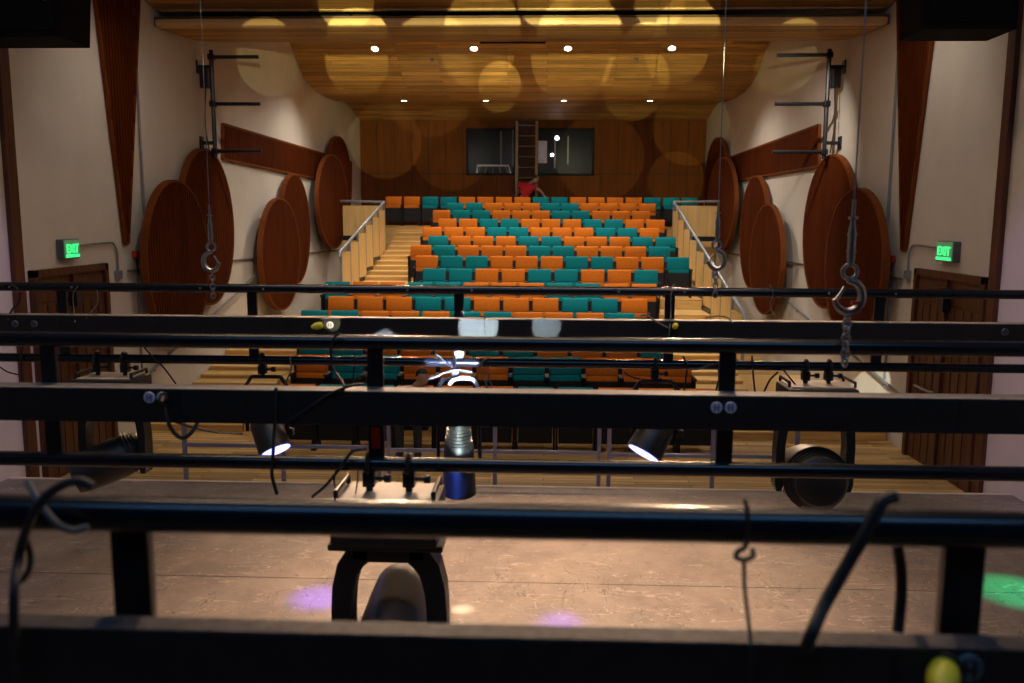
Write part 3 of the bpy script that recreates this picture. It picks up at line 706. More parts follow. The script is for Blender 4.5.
# hung loudspeakers at the top corners
def speaker(px0, px1, pyb, Y, lab, sgn):
    a = PY(px0, pyb, Y); b = PY(px1, pyb, Y); z0 = (a.z+b.z)/2; h = 1.1; d_ = .55
    x0, x1 = a.x, b.x; inner = x1 if sgn < 0 else x0
    t = thing('loudspeaker', 'black loudspeaker cabinet hanging at the top %s corner' % lab, 'loudspeaker', ((x0+x1)/2, Y, z0))
    k = .09
    poly = [(x0, Y, z0), (x1, Y, z0), (x1+(k if sgn < 0 else 0), Y, z0+h), (x0-(k if sgn > 0 else 0), Y, z0+h)]
    MB().prism(poly, (0, d_, 0)).build('cabinet', SPKR, t)
    MB().bbox((x0+.04, Y-.02, z0+.06), (x1-.04, Y, z0+h-.05), .008).build('grille', SPKR, t)
    xi = inner-sgn*-.12 if sgn < 0 else inner+.12
    MB().tube([(xi-.02, Y-.03, z0+.44), (xi+.03, Y-.035, z0+.32)], .016, 6).build('handle', STEEL, t)
    for x in (x0+.15, x1-.15):
        MB().tube([(x, Y+.27, z0+h), (x, Y+.27, ZTOP-.02)], .008, 5).build('suspension_wire', WIRE, t)
    for q in range(6):
        zz = z0+.1+q*.17; MB().bbox((inner-.012, Y+.05, zz), (inner+.03*(-sgn)*-1+.012, Y+.4, zz+.03), .004).build('rib', SPKR, t)
speaker(-60, 60, 37, 8.4, 'left', -1); speaker(924, 1017, 29, 8.4, 'right', 1)

# ---------------------------------------------------------------- lighting battens ("electrics")
YE = {'far': 4.58, 'mid': 2.76, 'near': 1.115}
PIPE_R = .0242
def electric(key, lab, ypx, yl, posts, x0, x1):
    Y = YE[key]; zp = PY(512, ypx, Y).z; zl = zp-.395 if yl is None else PY(512, yl, Y).z; zrt = zp-(.126 if key == 'near' else .146)
    t = thing('lighting_batten', lab, 'lighting batten', (0, Y, zp))
    MB().tube([(x0, Y, zp), (x1, Y, zp)], PIPE_R, 20).build('top_pipe', PIPE, t, True)
    MB().tube([(x0, Y, zl), (x1, Y, zl)], PIPE_R, 20).build('lower_pipe', PIPE, t, True)
    yr = Y-.046 if key == 'near' else Y-.008
    rc = MB().bbox((x0, Y-.085, zrt-.108), (x1, yr, zrt), .003).build('raceway', RACE, t)
    MB().bbox((x0, Y-.084, zrt), (x1, yr-.001, zrt+.003), .001).build('raceway_top_tint', TOP_SHADE if key == 'near' else TOP_LIT, t)  # thin added top carries light and shade as colour
    x = x0+.6
    while x < x1:
        MB().box((x-.0015, Y-.0865, zrt-.104), (x+.0015, Y-.0845, zrt-.004)).build('cover_seam', BLKP, rc); x += 1.22
    for px in posts:
        X = PY(px, ypx+8, Y).x
        MB().bbox((X-.026, Y-.006, zl+.0), (X+.026, Y+.012, zp), .002).build('post', BLK, t)
        for dx in (-.17, .17) if key == 'far' else ():
            MB().lathe([(0, .006), (.003, .006), (.005, .003)], (X+dx-.1, Y-PIPE_R+.001, zp), (0, -1, 0), 8).build('rivet', STEEL, t)
    return t, Y, zp, zl, zrt
EF, YF, ZPF, ZLF, ZRF = electric('far', 'farthest black lighting batten, just below the exit signs', 290.5, 363, (62, 252, 459, 670, 880), -4.4, 4.2)
EM, YM, ZPM, ZLM, ZRM = electric('mid', 'middle black lighting batten with round white outlets', 344, 466, (48, 375, 728), -4.2, 4.0)
EN, YN, ZPN, ZLN, ZRN = electric('near', 'nearest black lighting batten across the bottom of the frame', 521, None, (-290, 130, 546+2000, 966), -2.6, 2.6)
# duplex outlets on the raceways
def outlet(E_, Y, px, py, mt, rpx):
    p = PY(px, py, Y-.087); r_ = .0185
    rc = E_
    o = MB().lathe([(0, r_), (.004, r_), (.006, r_*.9)], (p.x, Y-.085, p.z), (0, -1, 0), 18).build('outlet', mt, rc, True)
    s = MB()
    for dx, dz in ((-.006, .007), (.006, .007)): s.box((p.x+dx-.0012, Y-.0925, p.z+dz-.004), (p.x+dx+.0012, Y-.0905, p.z+dz+.004))
    for dx in (-.006, .006): s.box((p.x+dx-.0012, Y-.0925, p.z-.011), (p.x+dx+.0012, Y-.0905, p.z-.003))
    s.box((p.x-.010, Y-.0925, p.z-.001), (p.x+.010, Y-.0905, p.z+.001))
    s.build('slot', BLKP, o)
for E_, Y, px, py, mt in ((EM, YM, 149.5, 397.5, WHITEP), (EM, YM, 162.5, 397.5, WHITEP), (EM, YM, 716.5, 407.5, WHITEP), (EM, YM, 730.5, 407.5, WHITEP),
                          (EF, YF, 15, 324, SHADE), (EF, YF, 34, 324, SHADE), (EF, YF, 1005, 332, SHADE), (EF, YF, 330, 325, WHITEP), (EN, YN, 968, 668, SHADE)):
    outlet(E_, Y, px, py, mt, 6)
# red light on the middle batten's centre post, painted as a thin strip
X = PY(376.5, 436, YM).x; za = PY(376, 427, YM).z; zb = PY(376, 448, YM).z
MB().bbox((X-.016, YM-.0075, zb), (X+.014, YM-.0062, za), .0005).build('red_light_strip', REDP, EM)

# plugs
def plug(px, py, Y, mt, label, s=1.0, dirx=-1):
    p = PY(px, py, Y-.09); t = thing('cable_plug', label, 'plug', p)
    MB().lathe([(0, .016*s), (.012*s, .019*s), (.035*s, .019*s), (.05*s, .012*s), (.06*s, .008*s)], p, (dirx*.75, -.6, -.1), 14).build('body', mt, t, True)
    MB().lathe([(-.008*s, .02*s), (.002*s, .02*s)], p, (dirx*.75, -.6, -.1), 14).build('collar', BLKP, t, True)
    return p
plug(322, 325, YF, YELP, 'yellow cable plug at the left of the farthest batten')
plug(676, 325, YF, YELP, 'yellow cable plug hanging by the right post of the farthest batten', .8, -.3)
plug(944, 668, YN, YELP, 'large yellow plug at the bottom right on the nearest batten', 1.0, -.4)
plug(164, 397.5, YM-.005, BLKP, 'black plug pushed into the left outlet of the middle batten', .8, .2)

# ---------------------------------------------------------------- chain hoist hooks
def ring(c, r_, tr, nrm, n=16, sy=1.0):
    nrm = Vector(nrm).normalized(); up = Vector((0, 0, 1)); u = nrm.cross(up).normalized(); v = u.cross(nrm).normalized()
    return MB().tube([Vector(c)+u*math.cos(2*PI*k/n)*r_+v*math.sin(2*PI*k/n)*r_*sy for k in range(n)], tr, 7, closed=True)
def hoist(px, py, Y, s, label, z_end, flip):
    top = PY(px, py, Y); t = thing('rigging_hook', label, 'hook', top)
    x, z = top.x, top.z
    MB().tube([(x, Y, z+.20*s), (x, Y, ZTOP-.02)], .0024, 6).build('wire_rope', WIRE, t)
    b = MB().lathe([(0, .009*s), (.02*s, .012*s), (.10*s, .012*s), (.12*s, .009*s), (.14*s, .006*s), (.20*s, .005*s)], (x, Y, z+.02*s), (0, 0, 1), 12)
    b.build('turnbuckle', STEEL, t, True)
    for k in range(3): MB().lathe([(0, .014*s), (.008*s, .014*s)], (x, Y, z+(.06+.05*k)*s), (0, 0, 1), 10).build('collar', STEEL, t)
    ring((x, Y, z), .022*s, .007*s, (0, 1, 0)).build('eye', STEEL, t, True)
    # hook
    pts = []; f = flip
    for a in range(0, 300, 20):
        th = R(110-a); rr = .042*s
        pts.append((x+f*rr*math.cos(th)+0, Y, z-.075*s+rr*math.sin(th)*1.15))
    pts = [(x, Y, z-.015*s)]+pts[1:]
    rs = [.008*s]+[.008*s+.006*s*math.sin(PI*k/(len(pts)-1)) for k in range(1, len(pts))]
    MB().tube(pts, rs, 9).build('hook', STEEL, t, True)
    MB().tube([(x-f*.012*s, Y+.004, z-.045*s), (x-f*.034*s, Y+.004, z-.085*s)], .005*s, 6).build('latch', STEEL, t)
    zz = z-.075*s-.048*s-.014*s; k = 0
    while zz > z_end:
        ring((x, Y-(0 if k % 2 else 0), zz), .0115*s, .0042*s, (0, 1, 0) if k % 2 else (1, .35, 0), 12, 1.45).build('chain_link', STEEL, t, True)
        zz -= .0235*s; k += 1
hoist(211, 247, YF-.05, 1.0, 'steel hook and chain hanging on the left of the farthest batten', PY(212, 297, YF-.05).z, -1)
hoist(717, 245, YF-.05, 1.0, 'steel hook and chain hanging right of centre on the farthest batten', PY(717, 297, YF-.05).z, 1)
hoist(850, 272, YM-.05, 1.0, 'large steel hook with red latch and chain on the middle batten', PY(850, 364, YM-.05).z, 1)
p = PY(853, 303, YM-.065)
MB().bbox((p.x-.006, p.y-.006, p.z-.006), (p.x+.022, p.y+.004, p.z+.006), .002).build('red_tag', REDP, [o for o in COL.objects if o.name.startswith('rigging_hook')][-1])

# ---------------------------------------------------------------- fixtures
def clamp(t, x, Y, zp, drop=.09):
    pts = [(x, Y+math.cos(a)*.034, zp+math.sin(a)*.034) for a in [R(-60+20*k) for k in range(15)]]
    c = MB().tube(pts, .0085, 6).bbox((x-.02, Y-.018, zp-.075), (x+.02, Y+.03, zp-.026), .004).cyl((x, Y, zp-drop), (x, Y, zp-.07), .012, n=10).build('clamp', BLK, t, True)
    MB().cyl((x+.02, Y+.004, zp-.05), (x+.055, Y+.004, zp-.05), .006, n=8).lathe([(0, .014), (.02, .014)], (x+.05, Y+.004, zp-.05), (1, 0, 0), 10).build('knob', BLKP, c)
def moving_head(x, Y, zp, label, w_=.40, dirv=(0, .4, -1), hr=.135, hl=.40, clamps=(-.08, .08), arm=.30, back=.15, inn=.40, bh=.0):
    t = thing('moving_head_light', label, 'stage light', (x, Y, zp-.1))
    for dx in clamps: clamp(t, x+dx, Y, zp)
    zb = zp-.09
    b = MB().bbox((x-w_*.46, Y-.13, zb-.085-bh), (x+w_*.46, Y+.13, zb-.01), .018).build('base', BLKP, t, True)
    MB().bbox((x-w_*.40, Y-.10, zb-.012), (x+w_*.40, Y+.10, zb-.002), .004).build('cover_plate', PLATE, b)
    for s in (-1, 1):
        MB().tube([(x+s*w_*.42, Y-.09, zb-.005), (x+s*w_*.42, Y-.09, zb+.02), (x+s*w_*.42, Y+.09, zb+.02), (x+s*w_*.42, Y+.09, zb-.005)], .008, 6).build('handle', BLKP, b)
    MB().bbox((x-w_*.50, Y-.10, zb-.105-bh), (x+w_*.50, Y+.10, zb-.082-bh), .008).bbox((x-w_*.34, Y-.045, zb-.165-bh), (x+w_*.34, Y+.045, zb-.10-bh), .012).build('yoke_bridge', BLKP, t, True)
    # yoke arms: curved outside, tapering
    for s in (-1, 1):
        prof = [(w_*.20, -.115), (w_*.36, -.12), (w_*.45, -.17), (w_*.50, -.25), (w_*.515, -.34), (w_*.515, -.10-arm), (w_*.49, -.14-arm), (w_*(inn+.02), -.14-arm), (w_*inn, -.10-arm), (w_*inn, -.33), (w_*(inn-.015), -.27), (w_*(inn-.06), -.205), (w_*(inn-.12), -.175), (w_*.18, -.165)]
        MB().prism([(x+s*u, Y-.045, zb+v-(bh if v > -.36 else bh*.5)) for u, v in prof], (0, .09, 0)).build('yoke_arm', BLKP, t)
    c = Vector((x, Y, zb-.07-arm)); dv = Vector(dirv).normalized()
    h = MB().lathe([(-back-.02, hr*.55), (-back, hr*.78), (-back*.45, hr*.95), (-.02, hr), (.08, hr), (hl*.45, hr*.93), (hl-back, hr*.86), (hl-back+.02, hr*.82)], c, dv, 28).build('head', HEADG if w_ < .38 and w_ > .37 else BLKP, t, True)
    for k in range(5):
        MB().lathe([(0, hr*.80+.012*k*.8), (.006, hr*.80+.012*k*.8+.004)], c+dv*(-back+.008+.018*k), dv, 28).build('cooling_fin', BLK, h, True)
    MB().lathe([(0, hr*.7), (.012, hr*.62), (.018, hr*.3)], c+dv*(hl-back+.012), dv, 24).build('lens', LENSD, h, True)
    MB().lathe([(-hr-.012, .05), (hr+.012, .05)], c, (1, 0, 0), 16).build('pivot', BLKP, h, True)
    return t
def par_can(x, Y, zp, c, dv, label, lens, r_=.083, ln=.27, lensmat=None, cl=(0,)):
    t = thing('par_light', label, 'stage light', (x, Y, zp-.1)); c = Vector(c); dv = Vector(dv).normalized()
    for dx in cl: clamp(t, x+dx, Y, zp)
    # U bracket from the clamp to the body
    zt = zp-.09; w_ = r_+.025; side = dv.cross(Vector((0, 1, 0))).normalized() if abs(dv.y) < .95 else Vector((1, 0, 0))
    side = Vector((0, 0, 0)) + Vector((side.x, side.y, side.z)); side = Vector((1, 0, 0)) if abs(side.x) > .3 else side
    pts = [c+Vector((-w_, 0, 0)), Vector((c.x-w_, Y, zt-.05)), Vector((c.x-w_*.7, Y, zt)), Vector((c.x+w_*.7, Y, zt)), Vector((c.x+w_, Y, zt-.05)), c+Vector((w_, 0, 0))]
    br = MB()
    for a, b in zip(pts, pts[1:]): br.tube([a, b], .011, 6)
    br.build('yoke', BLK, t)
    body = MB().lathe([(-ln*.55, r_*.45), (-ln*.5, r_*.62), (-ln*.28, r_*.72), (-ln*.2, r_*.92), (ln*.2, r_), (ln*.44, r_*1.04), (ln*.45, r_*.96)], c, dv, 26).build('body', BLKP, t, True)
    for k in range(6):
        MB().lathe([(0, r_*(.74+.03*k)), (.005, r_*(.74+.03*k))], c+dv*(-ln*.46+k*.018), dv, 24).build('cooling_fin', BLKP, body)
    MB().lathe([(0, r_*.92), (.004, r_*.92)], c+dv*(ln*.452), dv, 26).build('lens', lensmat or LENSD, body, True)
    MB().bbox(tuple(c+Vector((w_-.005, -.02, -.02))), tuple(c+Vector((w_+.03, .02, .02))), .006).build('tilt_knob', BLKP, t)
    return t
XF = lambda px: PY(px, 363, YF).x
# far batten
moving_head(XF(111), YF, ZLF, 'black moving head tilted sideways at the far left of the farthest batten', .36, (-.75, -.45, -.30), .115, .36, (-.075, .075), .40)
c = PY(268, 431, YF); par_can(XF(262), YF, ZLF, c, (.42, -.32, -.80), 'black stage light with glowing blue lens left of centre', True, .088, .26, LENSB)
c = PY(459, 461, YF); par_can(XF(455), YF, ZLF, c, (.0, .10, -1), 'blue-lit black stage can pointing down near the centre', False, .088, .42)
c = PY(655, 433, YF); par_can(XF(655), YF, ZLF, c, (-.50, -.32, -.80), 'black stage light with glowing blue lens right of centre', True, .095, .28, LENSB)
moving_head(XF(818), YF, ZLF, 'black moving head with round ribbed head at the right of the farthest batten', .40, (0, 1, -.12), .165, .36, (-.06, .06), .44, .16)
# white bracket over the centre can
a = [PY(*q, YF-.05) for q in ((449, 385), (455, 379), (466, 378), (474, 380), (478, 388))]
tag(MB().tube(smooth(a, 4), .010, 7).build('safety_bracket', WHITEP), 'white curved bracket above the centre stage can', 'bracket')
# mid batten
moving_head(PY(389, 466, YM).x, YM, ZLM, 'large black moving head hanging under the middle batten over the stage', .375, (-.06, 1, .06), .12, .58, (-.066, .066), .46, .20, .335, .07)

# ---------------------------------------------------------------- cables
def cable(pts, r_, label, mt=CABLE, name='cable', cat='cable'):
    P_ = smooth([PY(a, b, Y) for a, b, Y in pts], 7); return tag(MB().tube(P_, r_, 7).build(name, mt, smooth=True), label, cat)
n0 = YN-.045
cable([(28, 482, n0), (38, 500, n0-.01), (55, 522, n0-.012), (72, 530, n0), (88, 527, n0)], .0045, 'pale cord looped round the left of the nearest batten', CABLET)
cable([(93, 487, n0), (80, 481, n0), (60, 486, n0-.005), (40, 503, n0-.014), (26, 530, n0-.014), (18, 560, n0-.01), (14, 600, YN-.1), (15, 683, YN-.1)], .0062, 'dark cable hanging at the far left of the nearest batten')
cable([(24, 535, n0), (30, 552, n0), (29, 570, n0), (20, 582, n0)], .004, 'short cable tail with connector at the far left')
cable([(895, 497, n0), (882, 502, n0-.008), (868, 528, n0-.014), (848, 563, n0-.014), (825, 603, n0-.03), (812, 632, YN-.1), (806, 650, YN-.1)], .0085, 'thick black cable draped over the right of the nearest batten')
cable([(897, 545, YN+.03), (901, 570, YN+.03), (901, 600, YN+.03), (898, 632, YN+.02)], .0075, 'short black cable behind the right of the nearest batten')
cable([(745, 499, n0), (748, 520, n0-.006), (746, 545, n0-.006), (738, 551, n0), (736, 557, n0), (744, 560, n0), (753, 556, n0), (752, 548, n0)], .0032, 'knotted tie line on the nearest batten pipe', CABLE, 'tie_line', 'cord')
cable([(744, 560, n0), (745, 590, n0), (749, 625, n0-.03), (751, 652, YN-.1), (750, 690, YN-.1)], .0026, 'thin tie line hanging from the knot on the nearest batten', CABLE, 'tie_line', 'cord')
m0 = YM-.035
cable([(340, 333, m0), (334, 338, m0), (331, 350, m0), (332, 366, m0), (338, 376, YM-.05), (344, 386, YM-.09), (342, 392, YM-.09)], .0045, 'black cord dropping from the middle batten pipe left of centre', CABLE)
cable([(164, 399, YM-.1), (166, 415, YM-.12), (172, 430, YM-.12), (182, 438, YM-.11), (192, 432, YM-.10), (200, 418, YM-.06), (210, 400, YM-.02)], .0065, 'black cable loop hanging from the plugged outlet')
cable([(158, 415, YM+.02), (185, 425, YM+.06), (215, 432, YM+.3), (242, 434, YM+1.0)], .0045, 'thin black cable running to the left blue-lensed light')
cable([(366, 384, YM-.09), (350, 386, YM-.091), (330, 394, YM-.092), (305, 410, YM-.092), (290, 420, YM-.092)], .0045, 'black cable taped slanting along the middle raceway')
cable([(276, 388, YM-.09), (275, 420, YM-.095), (273, 455, YM-.03), (272, 475, YM-.03), (277, 494, YM-.02)], .006, 'black cable hanging past the left blue-lensed light')
cable([(367, 449, m0), (352, 452, m0), (340, 468, m0), (326, 485, m0), (312, 497, m0)], .005, 'twisted black cable slanting from the middle lower pipe')
cable([(336, 470, m0), (334, 482, m0), (337, 495, m0)], .003, 'thin looped black cord under the middle lower pipe')
cable([(358, 470, m0), (357, 485, m0), (355, 497, m0)], .0022, 'thin straight black cord beside the middle moving head clamp')
f0 = YF-.035
cable([(18, 289, f0), (10, 284, f0), (2, 286, f0)], .006, 'black cable loop over the far left of the farthest batten')
cable([(20, 292, f0), (19, 302, f0), (12, 310, f0), (8, 320, YF-.09)], .006, 'black cable hanging at the far left of the farthest batten')
cable([(78, 286, f0), (73, 295, f0), (74, 310, f0), (75, 322, YF-.09)], .0028, 'thin grey tie line hanging beside the far left post', CABLET, 'tie_line', 'cord')
cable([(97, 290, f0), (98, 302, f0), (92, 311, f0), (86, 318, YF-.09)], .0028, 'thin grey tie line hanging over the left door', CABLET, 'tie_line', 'cord')
cable([(64, 317, YF-.06), (72, 315, YF-.07), (84, 318, YF-.08), (94, 315, YF-.07), (103, 317, YF-.06)], .004, 'grey tangle of cord lying on the left of the far raceway', CABLET, 'tie_line', 'cord')
cable([(674, 284, f0), (671, 296, f0), (671, 312, f0), (670, 326, YF-.09), (669, 336, YF-.09)], .0035, 'grey tie line down the right post of the farthest batten', CABLET, 'tie_line', 'cord')
cable([(640, 316, YF-.09), (646, 315, YF-.09), (655, 321, YF-.09), (668, 328, YF-.09)], .0055, 'pale cable leading to the hanging yellow plug', CABLET)
cable([(705, 318, YF-.06), (718, 316, YF-.07), (728, 318, YF-.08), (733, 324, YF-.09)], .004, 'pale cord lying on the far raceway right of centre', CABLET, 'tie_line', 'cord')
cable([(770, 285, f0), (773, 294, f0), (770, 306, f0), (775, 316, YF-.06)], .0028, 'thin tie line hanging over the right ellipses', CABLET, 'tie_line', 'cord')
cable([(486, 316, YF-.088), (484, 326, YF-.09), (486, 336, YF-.09)], .004, 'black cord crossing the bright spot on the far raceway')
cable([(490, 357, f0), (482, 362, f0), (483, 375, f0), (487, 386, f0), (490, 393, YF-.05)], .004, 'pale cord looping from the far lower pipe at centre', CABLET)
cable([(490, 366, f0), (489, 378, f0), (492, 386, f0), (488, 392, f0), (486, 384, f0), (490, 376, f0)], .003, 'pale cord tied in a bow at centre', CABLET, 'tie_line', 'cord')
cable([(436, 354, f0), (446, 362, f0), (452, 366, f0)], .004, 'pale diagonal cord beside the bright centre clamp', CABLET)
cable([(428, 379, f0), (438, 376, f0), (446, 372, f0), (458, 370, f0), (472, 372, f0)], .005, 'pale cable curling beside the seated person', CABLET)
cable([(290, 358, f0), (291, 370, f0), (286, 382, f0), (284, 393, f0)], .004, 'grey cord hanging left of the orange front seat', CABLET)
cable([(355, 352, f0), (354, 370, f0), (352, 390, f0)], .0045, 'black cord hanging left of the middle post')
cable([(352, 384, f0), (362, 376, f0), (374, 384, f0), (385, 396, f0)], .004, 'black cord sagging behind the middle post')
cable([(683, 356, f0), (687, 366, f0), (686, 378, f0), (684, 392, f0)], .005, 'black cable beside the right par light clamp')
cable([(624, 372, f0), (632, 377, f0), (640, 379, f0)], .004, 'thin black cable leading left from the right par light')
cable([(689, 369, f0), (698, 369, f0), (706, 366, f0), (714, 364, f0)], .0055, 'pale cable tied along the far lower pipe', CABLET)
cable([(718, 367, f0), (719, 378, f0), (716, 390, f0)], .005, 'black cable hanging left of the right middle post')
cable([(752, 356, f0), (753, 372, f0), (755, 392, f0)], .005, 'black cable hanging right of the right middle post')
cable([(778, 372, f0), (770, 380, f0), (764, 392, f0)], .0055, 'black cable sloping left from the right moving head')
cable([(782, 368, f0), (790, 378, f0), (800, 390, f0)], .0045, 'black cable crossing down onto the right moving head')
cable([(22, 346, f0), (21, 360, f0), (22, 380, f0)], .005, 'black cable hanging at the far left below the middle pipe')
cable([(0, 367, f0), (8, 372, f0), (20, 375, f0)], .004, 'thin black cable sagging at the far left edge')
cable([(143, 346, f0), (152, 356, f0), (164, 368, f0), (176, 384, f0)], .0045, 'thin dark cable slanting right of the left clamps')

# ---------------------------------------------------------------- people
def skinned(name, verts, edges, mt, parent, root=0, levels=2):
    me = bpy.data.meshes.new(name); base = Vector(parent.location)
    me.from_pydata([Vector(v[0])-base for v in verts], edges, []); me.materials.append(mt)
    o = bpy.data.objects.new(name, me); COL.objects.link(o); o.parent = parent
    md = o.modifiers.new('Skin', 'SKIN'); md.use_smooth_shade = True
    for i, v in enumerate(verts):
        r_ = v[1]; me.skin_vertices[0].data[i].radius = r_ if isinstance(r_, tuple) else (r_, r_); me.skin_vertices[0].data[i].use_root = (i == root)
    sb = o.modifiers.new('Sub', 'SUBSURF'); sb.levels = levels; sb.render_levels = levels
    return o
def hand(V, E_, wrist, d, up, s=1.0):
    """palm plus four fingers and a thumb, added to the skin graph"""
    d = Vector(d).normalized(); up = Vector(up); up = (up-d*up.dot(d)).normalized(); sd = d.cross(up)
    w0 = Vector(V[wrist][0]); V.append((w0+d*.05*s, (.026*s, .015*s))); pl = len(V)-1; E_.append((wrist, pl))
    for k, (off, ln) in enumerate(((-.028, .065), (-.010, .078), (.010, .072), (.027, .056))):
        b = w0+d*.085*s+sd*off*s
        V.append((b, .009*s)); E_.append((pl, len(V)-1))
        V.append((b+d*ln*.5*s-up*.008*s, .0085*s)); E_.append((len(V)-2, len(V)-1))
        V.append((b+d*ln*.9*s-up*.030*s, .007*s)); E_.append((len(V)-2, len(V)-1))
    V.append((w0+d*.045*s-sd*.040*s, .010*s)); E_.append((pl, len(V)-1))
    V.append((w0+d*.075*s-sd*.056*s-up*.01*s, .009*s)); E_.append((len(V)-2, len(V)-1))
def head_details(t, hc, look, r_, hairmat=HAIR):
    look = Vector(look).normalized(); sd = look.cross(Vector((0, 0, 1))).normalized(); up = sd.cross(look)
    # hair cap
    bm = MB(); n, m_ = 18, 10; vs = []; fs = []
    for i in range(m_):
        th = PI*.62*i/(m_-1)
        for k in range(n):
            a = 2*PI*k/n; q = Vector((math.sin(th)*math.cos(a), math.sin(th)*math.sin(a), math.cos(th)))
            if q.x > .35 and q.z < .45: q = q*.90
            vs.append(Vector(hc)+look*(q.x*r_*1.03-.008)+sd*q.y*r_*.90+up*(q.z*r_*1.16+.02))
    for i in range(m_-1):
        for k in range(n): fs.append((i*n+k, i*n+(k+1) % n, (i+1)*n+(k+1) % n, (i+1)*n+k))
    fs.append(tuple(range((m_-1)*n, m_*n)))
    bm.add(vs, fs).build('hair', hairmat, t, True)
    for s in (-1, 1):
        MB().ball(Vector(hc)+look*r_*.86+sd*s*.032+up*.005, .012, .012, .010, 8, 6).build('eye', LENSD, t, True)
        MB().ball(Vector(hc)+sd*s*r_*.86+up*-.01, .016, .02, .032, 8, 6).build('ear', SKIN, t, True)
    MB().tube([Vector(hc)+look*r_*.90+up*.0, Vector(hc)+look*(r_*1.14)-up*.035, Vector(hc)+look*r_*.88-up*.042], [.008, .016, .012], 7).build('nose', SKIN, t, True)
    MB().tube([Vector(hc)+look*r_*.88-sd*.024-up*.066, Vector(hc)+look*r_*.96-up*.066, Vector(hc)+look*r_*.88+sd*.024-up*.066], .007, 6).build('mouth', MAROON, t, True)
def person(label, J, shirt, trousers, look, sleeve=.55, name='person'):
    """J: joints in world space"""
    t = thing(name, label, 'person', J['base'])
    V = [(J['pelvis'], (.15, .11)), (J['belly'], (.135, .10)), (J['chest'], (.16, .11)), (J['neck'], .055), (J['jaw'], (.080, .088)), (J['head'], (.100, .118)), (J['crown'], (.075, .085))]
    E_ = [(0, 1), (1, 2), (2, 3), (3, 4), (4, 5), (5, 6)]; idx = {}
    for s in 'lr':
        for nm, r_, frm in (('sho', .062, 2), ('elb', .042, None), ('wri', .027, None)):
            V.append((J[nm+s], r_)); idx[nm+s] = len(V)-1; E_.append((frm if frm is not None else len(V)-2, len(V)-1))
        hand(V, E_, idx['wri'+s], Vector(J['wri'+s])-Vector(J['elb'+s]), J.get('up'+s, (0, 0, 1)))
    for s in 'lr':
        pv = 0
        for nm, r_ in (('hip', .088), ('kne', .060), ('ank', .042), ('toe', .034)):
            V.append((J[nm+s], r_)); E_.append((pv, len(V)-1)); pv = len(V)-1
    skinned('body', V, E_, SKIN, t)
    # shirt: torso and upper arms, slightly larger
    S = [(Vector(J['pelvis'])*.75+Vector(J['belly'])*.25, (.20, .20)), (J['belly'], (.205, .205)), (J['chest'], (.205, .205)), (Vector(J['chest'])*.3+Vector(J['neck'])*.7, (.095, .085))]
    SE = [(0, 1), (1, 2), (2, 3)]
    for s in 'lr':
        S.append((J['sho'+s], .092)); SE.append((2, len(S)-1)); e = Vector(J['sho'+s]).lerp(Vector(J['elb'+s]), sleeve); S.append((e, .075)); SE.append((len(S)-2, len(S)-1))
    skinned('shirt', S, SE, shirt, t)
    S = [(J['pelvis'], (.162, .122))]; SE = []
    for s in 'lr':
        pv = 0
        for nm, r_ in (('hip', .098), ('kne', .070), ('ank', .056)):
            S.append((J[nm+s], r_)); SE.append((pv, len(S)-1)); pv = len(S)-1
    skinned('trousers', S, SE, trousers, t)
    for s in 'lr':
        a, b = Vector(J['ank'+s]), Vector(J['toe'+s])
        MB().tube([a+Vector((0, 0, .02))-(b-a)*.25, a.lerp(b, .35), b+(b-a)*.15], [.052, .052, .04], 10).build('shoe', BLKP, t, True)
    head_details(t, J['head'], look, .092)
    return t
z5 = FL[15]; Y0 = 27.55
W = lambda px, py, dy=0: PY(px, py, Y0+dy)
hd = W(536, 178.5, -.10)
J = dict(base=(W(523, 215).x, Y0, z5), pelvis=(W(521.5, 206).x, Y0, z5+.93), belly=(W(522.5, 198).x, Y0, W(522, 198).z), chest=(W(525.5, 188).x, Y0, W(525, 188.5).z),
         neck=(W(531.5, 182.5).x, Y0-.04, W(531, 182.5).z), jaw=(hd.x-.02, hd.y, hd.z-.07), head=hd, crown=(hd.x+.03, hd.y, hd.z+.09),
         shol=(W(519, 184).x, Y0+.05, W(520, 185).z), elbl=(W(518, 192).x, Y0+.22, W(518, 193).z), wril=(W(519, 186).x, Y0+.42, W(519, 186).z+.05),
         shor=(W(534, 186).x, Y0-.08, W(534, 186.5).z), elbr=(W(541, 191.5).x, Y0-.16, W(541, 191.5).z), wrir=(W(546.5, 199.5).x, Y0-.20, W(546.5, 199.5).z),
         hipl=(W(519, 208).x, Y0+.02, z5+.86), knel=(W(518.5, 214).x, Y0, z5+.48), ankl=(W(518, 220).x, Y0+.04, z5+.08), toel=(W(518, 220).x+.02, Y0-.12, z5+.035),
         hipr=(W(524, 208).x, Y0, z5+.86), kner=(W(525, 214).x, Y0-.05, z5+.48), ankr=(W(525, 220).x, Y0+.02, z5+.08), toer=(W(525, 220).x+.06, Y0-.13, z5+.035), upr=(0, -1, .3))
person('person in a red T-shirt bending by the ladder at the rear wall', J, REDC, JEAN, (.5, .8, -.3))
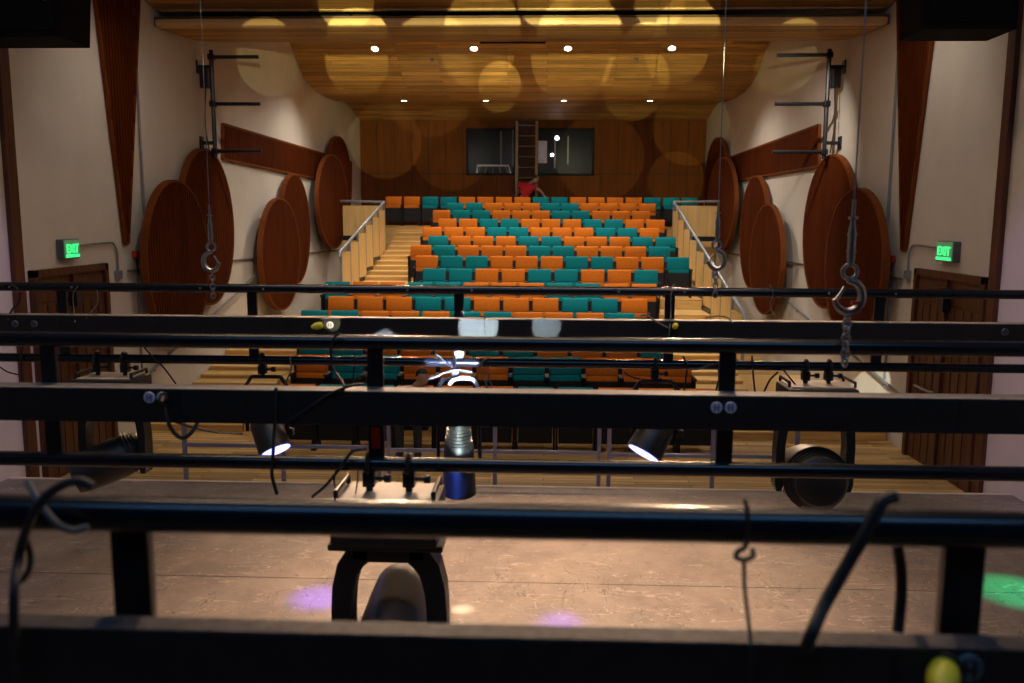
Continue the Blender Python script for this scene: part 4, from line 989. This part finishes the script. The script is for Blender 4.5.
# ladder behind the person
la, lb_ = PY(517, 121, 28.25), PY(537, 121, 28.25)
t = thing('ladder', 'brown ladder standing against the rear wall between the booth windows', 'ladder', ((la.x+lb_.x)/2, 28.2, z5))
for x in (la.x, lb_.x):
    MB().prism([(x-.045, 28.00, z5), (x+.045, 28.00, z5), (x+.045, 28.06, z5), (x-.045, 28.06, z5)], (0, .22, la.z-z5)).build('rail', ALU, t)
nr = 10
for k in range(nr):
    f = (k+.6)/nr; MB().cyl((la.x, 28.03+.22*f, z5+(la.z-z5)*f), (lb_.x, 28.03+.22*f, z5+(la.z-z5)*f), .022, n=8).build('rung', ALU, t)
# seated person in the front row
k0 = min((k for (i, k) in SEATX if i == 0), key=lambda k: abs(SEATX[(0, k)]-PY(420, 380, 11.75).x)); sx_ = SEATX[(0, k0)]; y_ = ROWS_Y[0]
for o in [q for q in COL.objects if q.name.startswith('auditorium_seat') and q.parent is None and abs(q.location.x-sx_) < .01 and abs(q.location.y-y_) < .01]:
    if True:
        for ch in list(o.children):
            if ch.name.startswith('seat_pan'): bpy.data.objects.remove(ch, do_unlink=True)
        MB().bbox((sx_-.235, y_-.42, .36), (sx_+.235, y_+.02, .43), .02).build('seat_pan', SEATB, o)
hd = Vector((PY(422, 377, y_-.22).x, y_-.22, PY(422, 377, y_-.22).z))
J = dict(base=(sx_, y_-.2, 0), pelvis=(sx_, y_-.16, .56), belly=(sx_, y_-.17, .68), chest=(sx_+.01, y_-.19, .84), neck=(sx_+.02, y_-.21, hd.z-.15), jaw=(hd.x+.02, hd.y-.015, hd.z-.065),
         head=hd, crown=(hd.x-.01, hd.y+.01, hd.z+.09), shol=(sx_-.17, y_-.2, .87), elbl=(sx_-.21, y_-.36, .66), wril=(sx_-.12, y_-.58, .58),
         shor=(sx_+.18, y_-.2, .87), elbr=(sx_+.22, y_-.36, .66), wrir=(sx_+.13, y_-.58, .58),
         hipl=(sx_-.09, y_-.22, .53), knel=(sx_-.12, y_-.62, .50), ankl=(sx_-.12, y_-.60, .09), toel=(sx_-.13, y_-.76, .035),
         hipr=(sx_+.09, y_-.22, .53), kner=(sx_+.12, y_-.62, .50), ankr=(sx_+.12, y_-.58, .09), toer=(sx_+.13, y_-.74, .035))
person('person with short black hair sitting in the front row behind the battens', J, MAROON, JEAN, (.7, -.7, -.15))
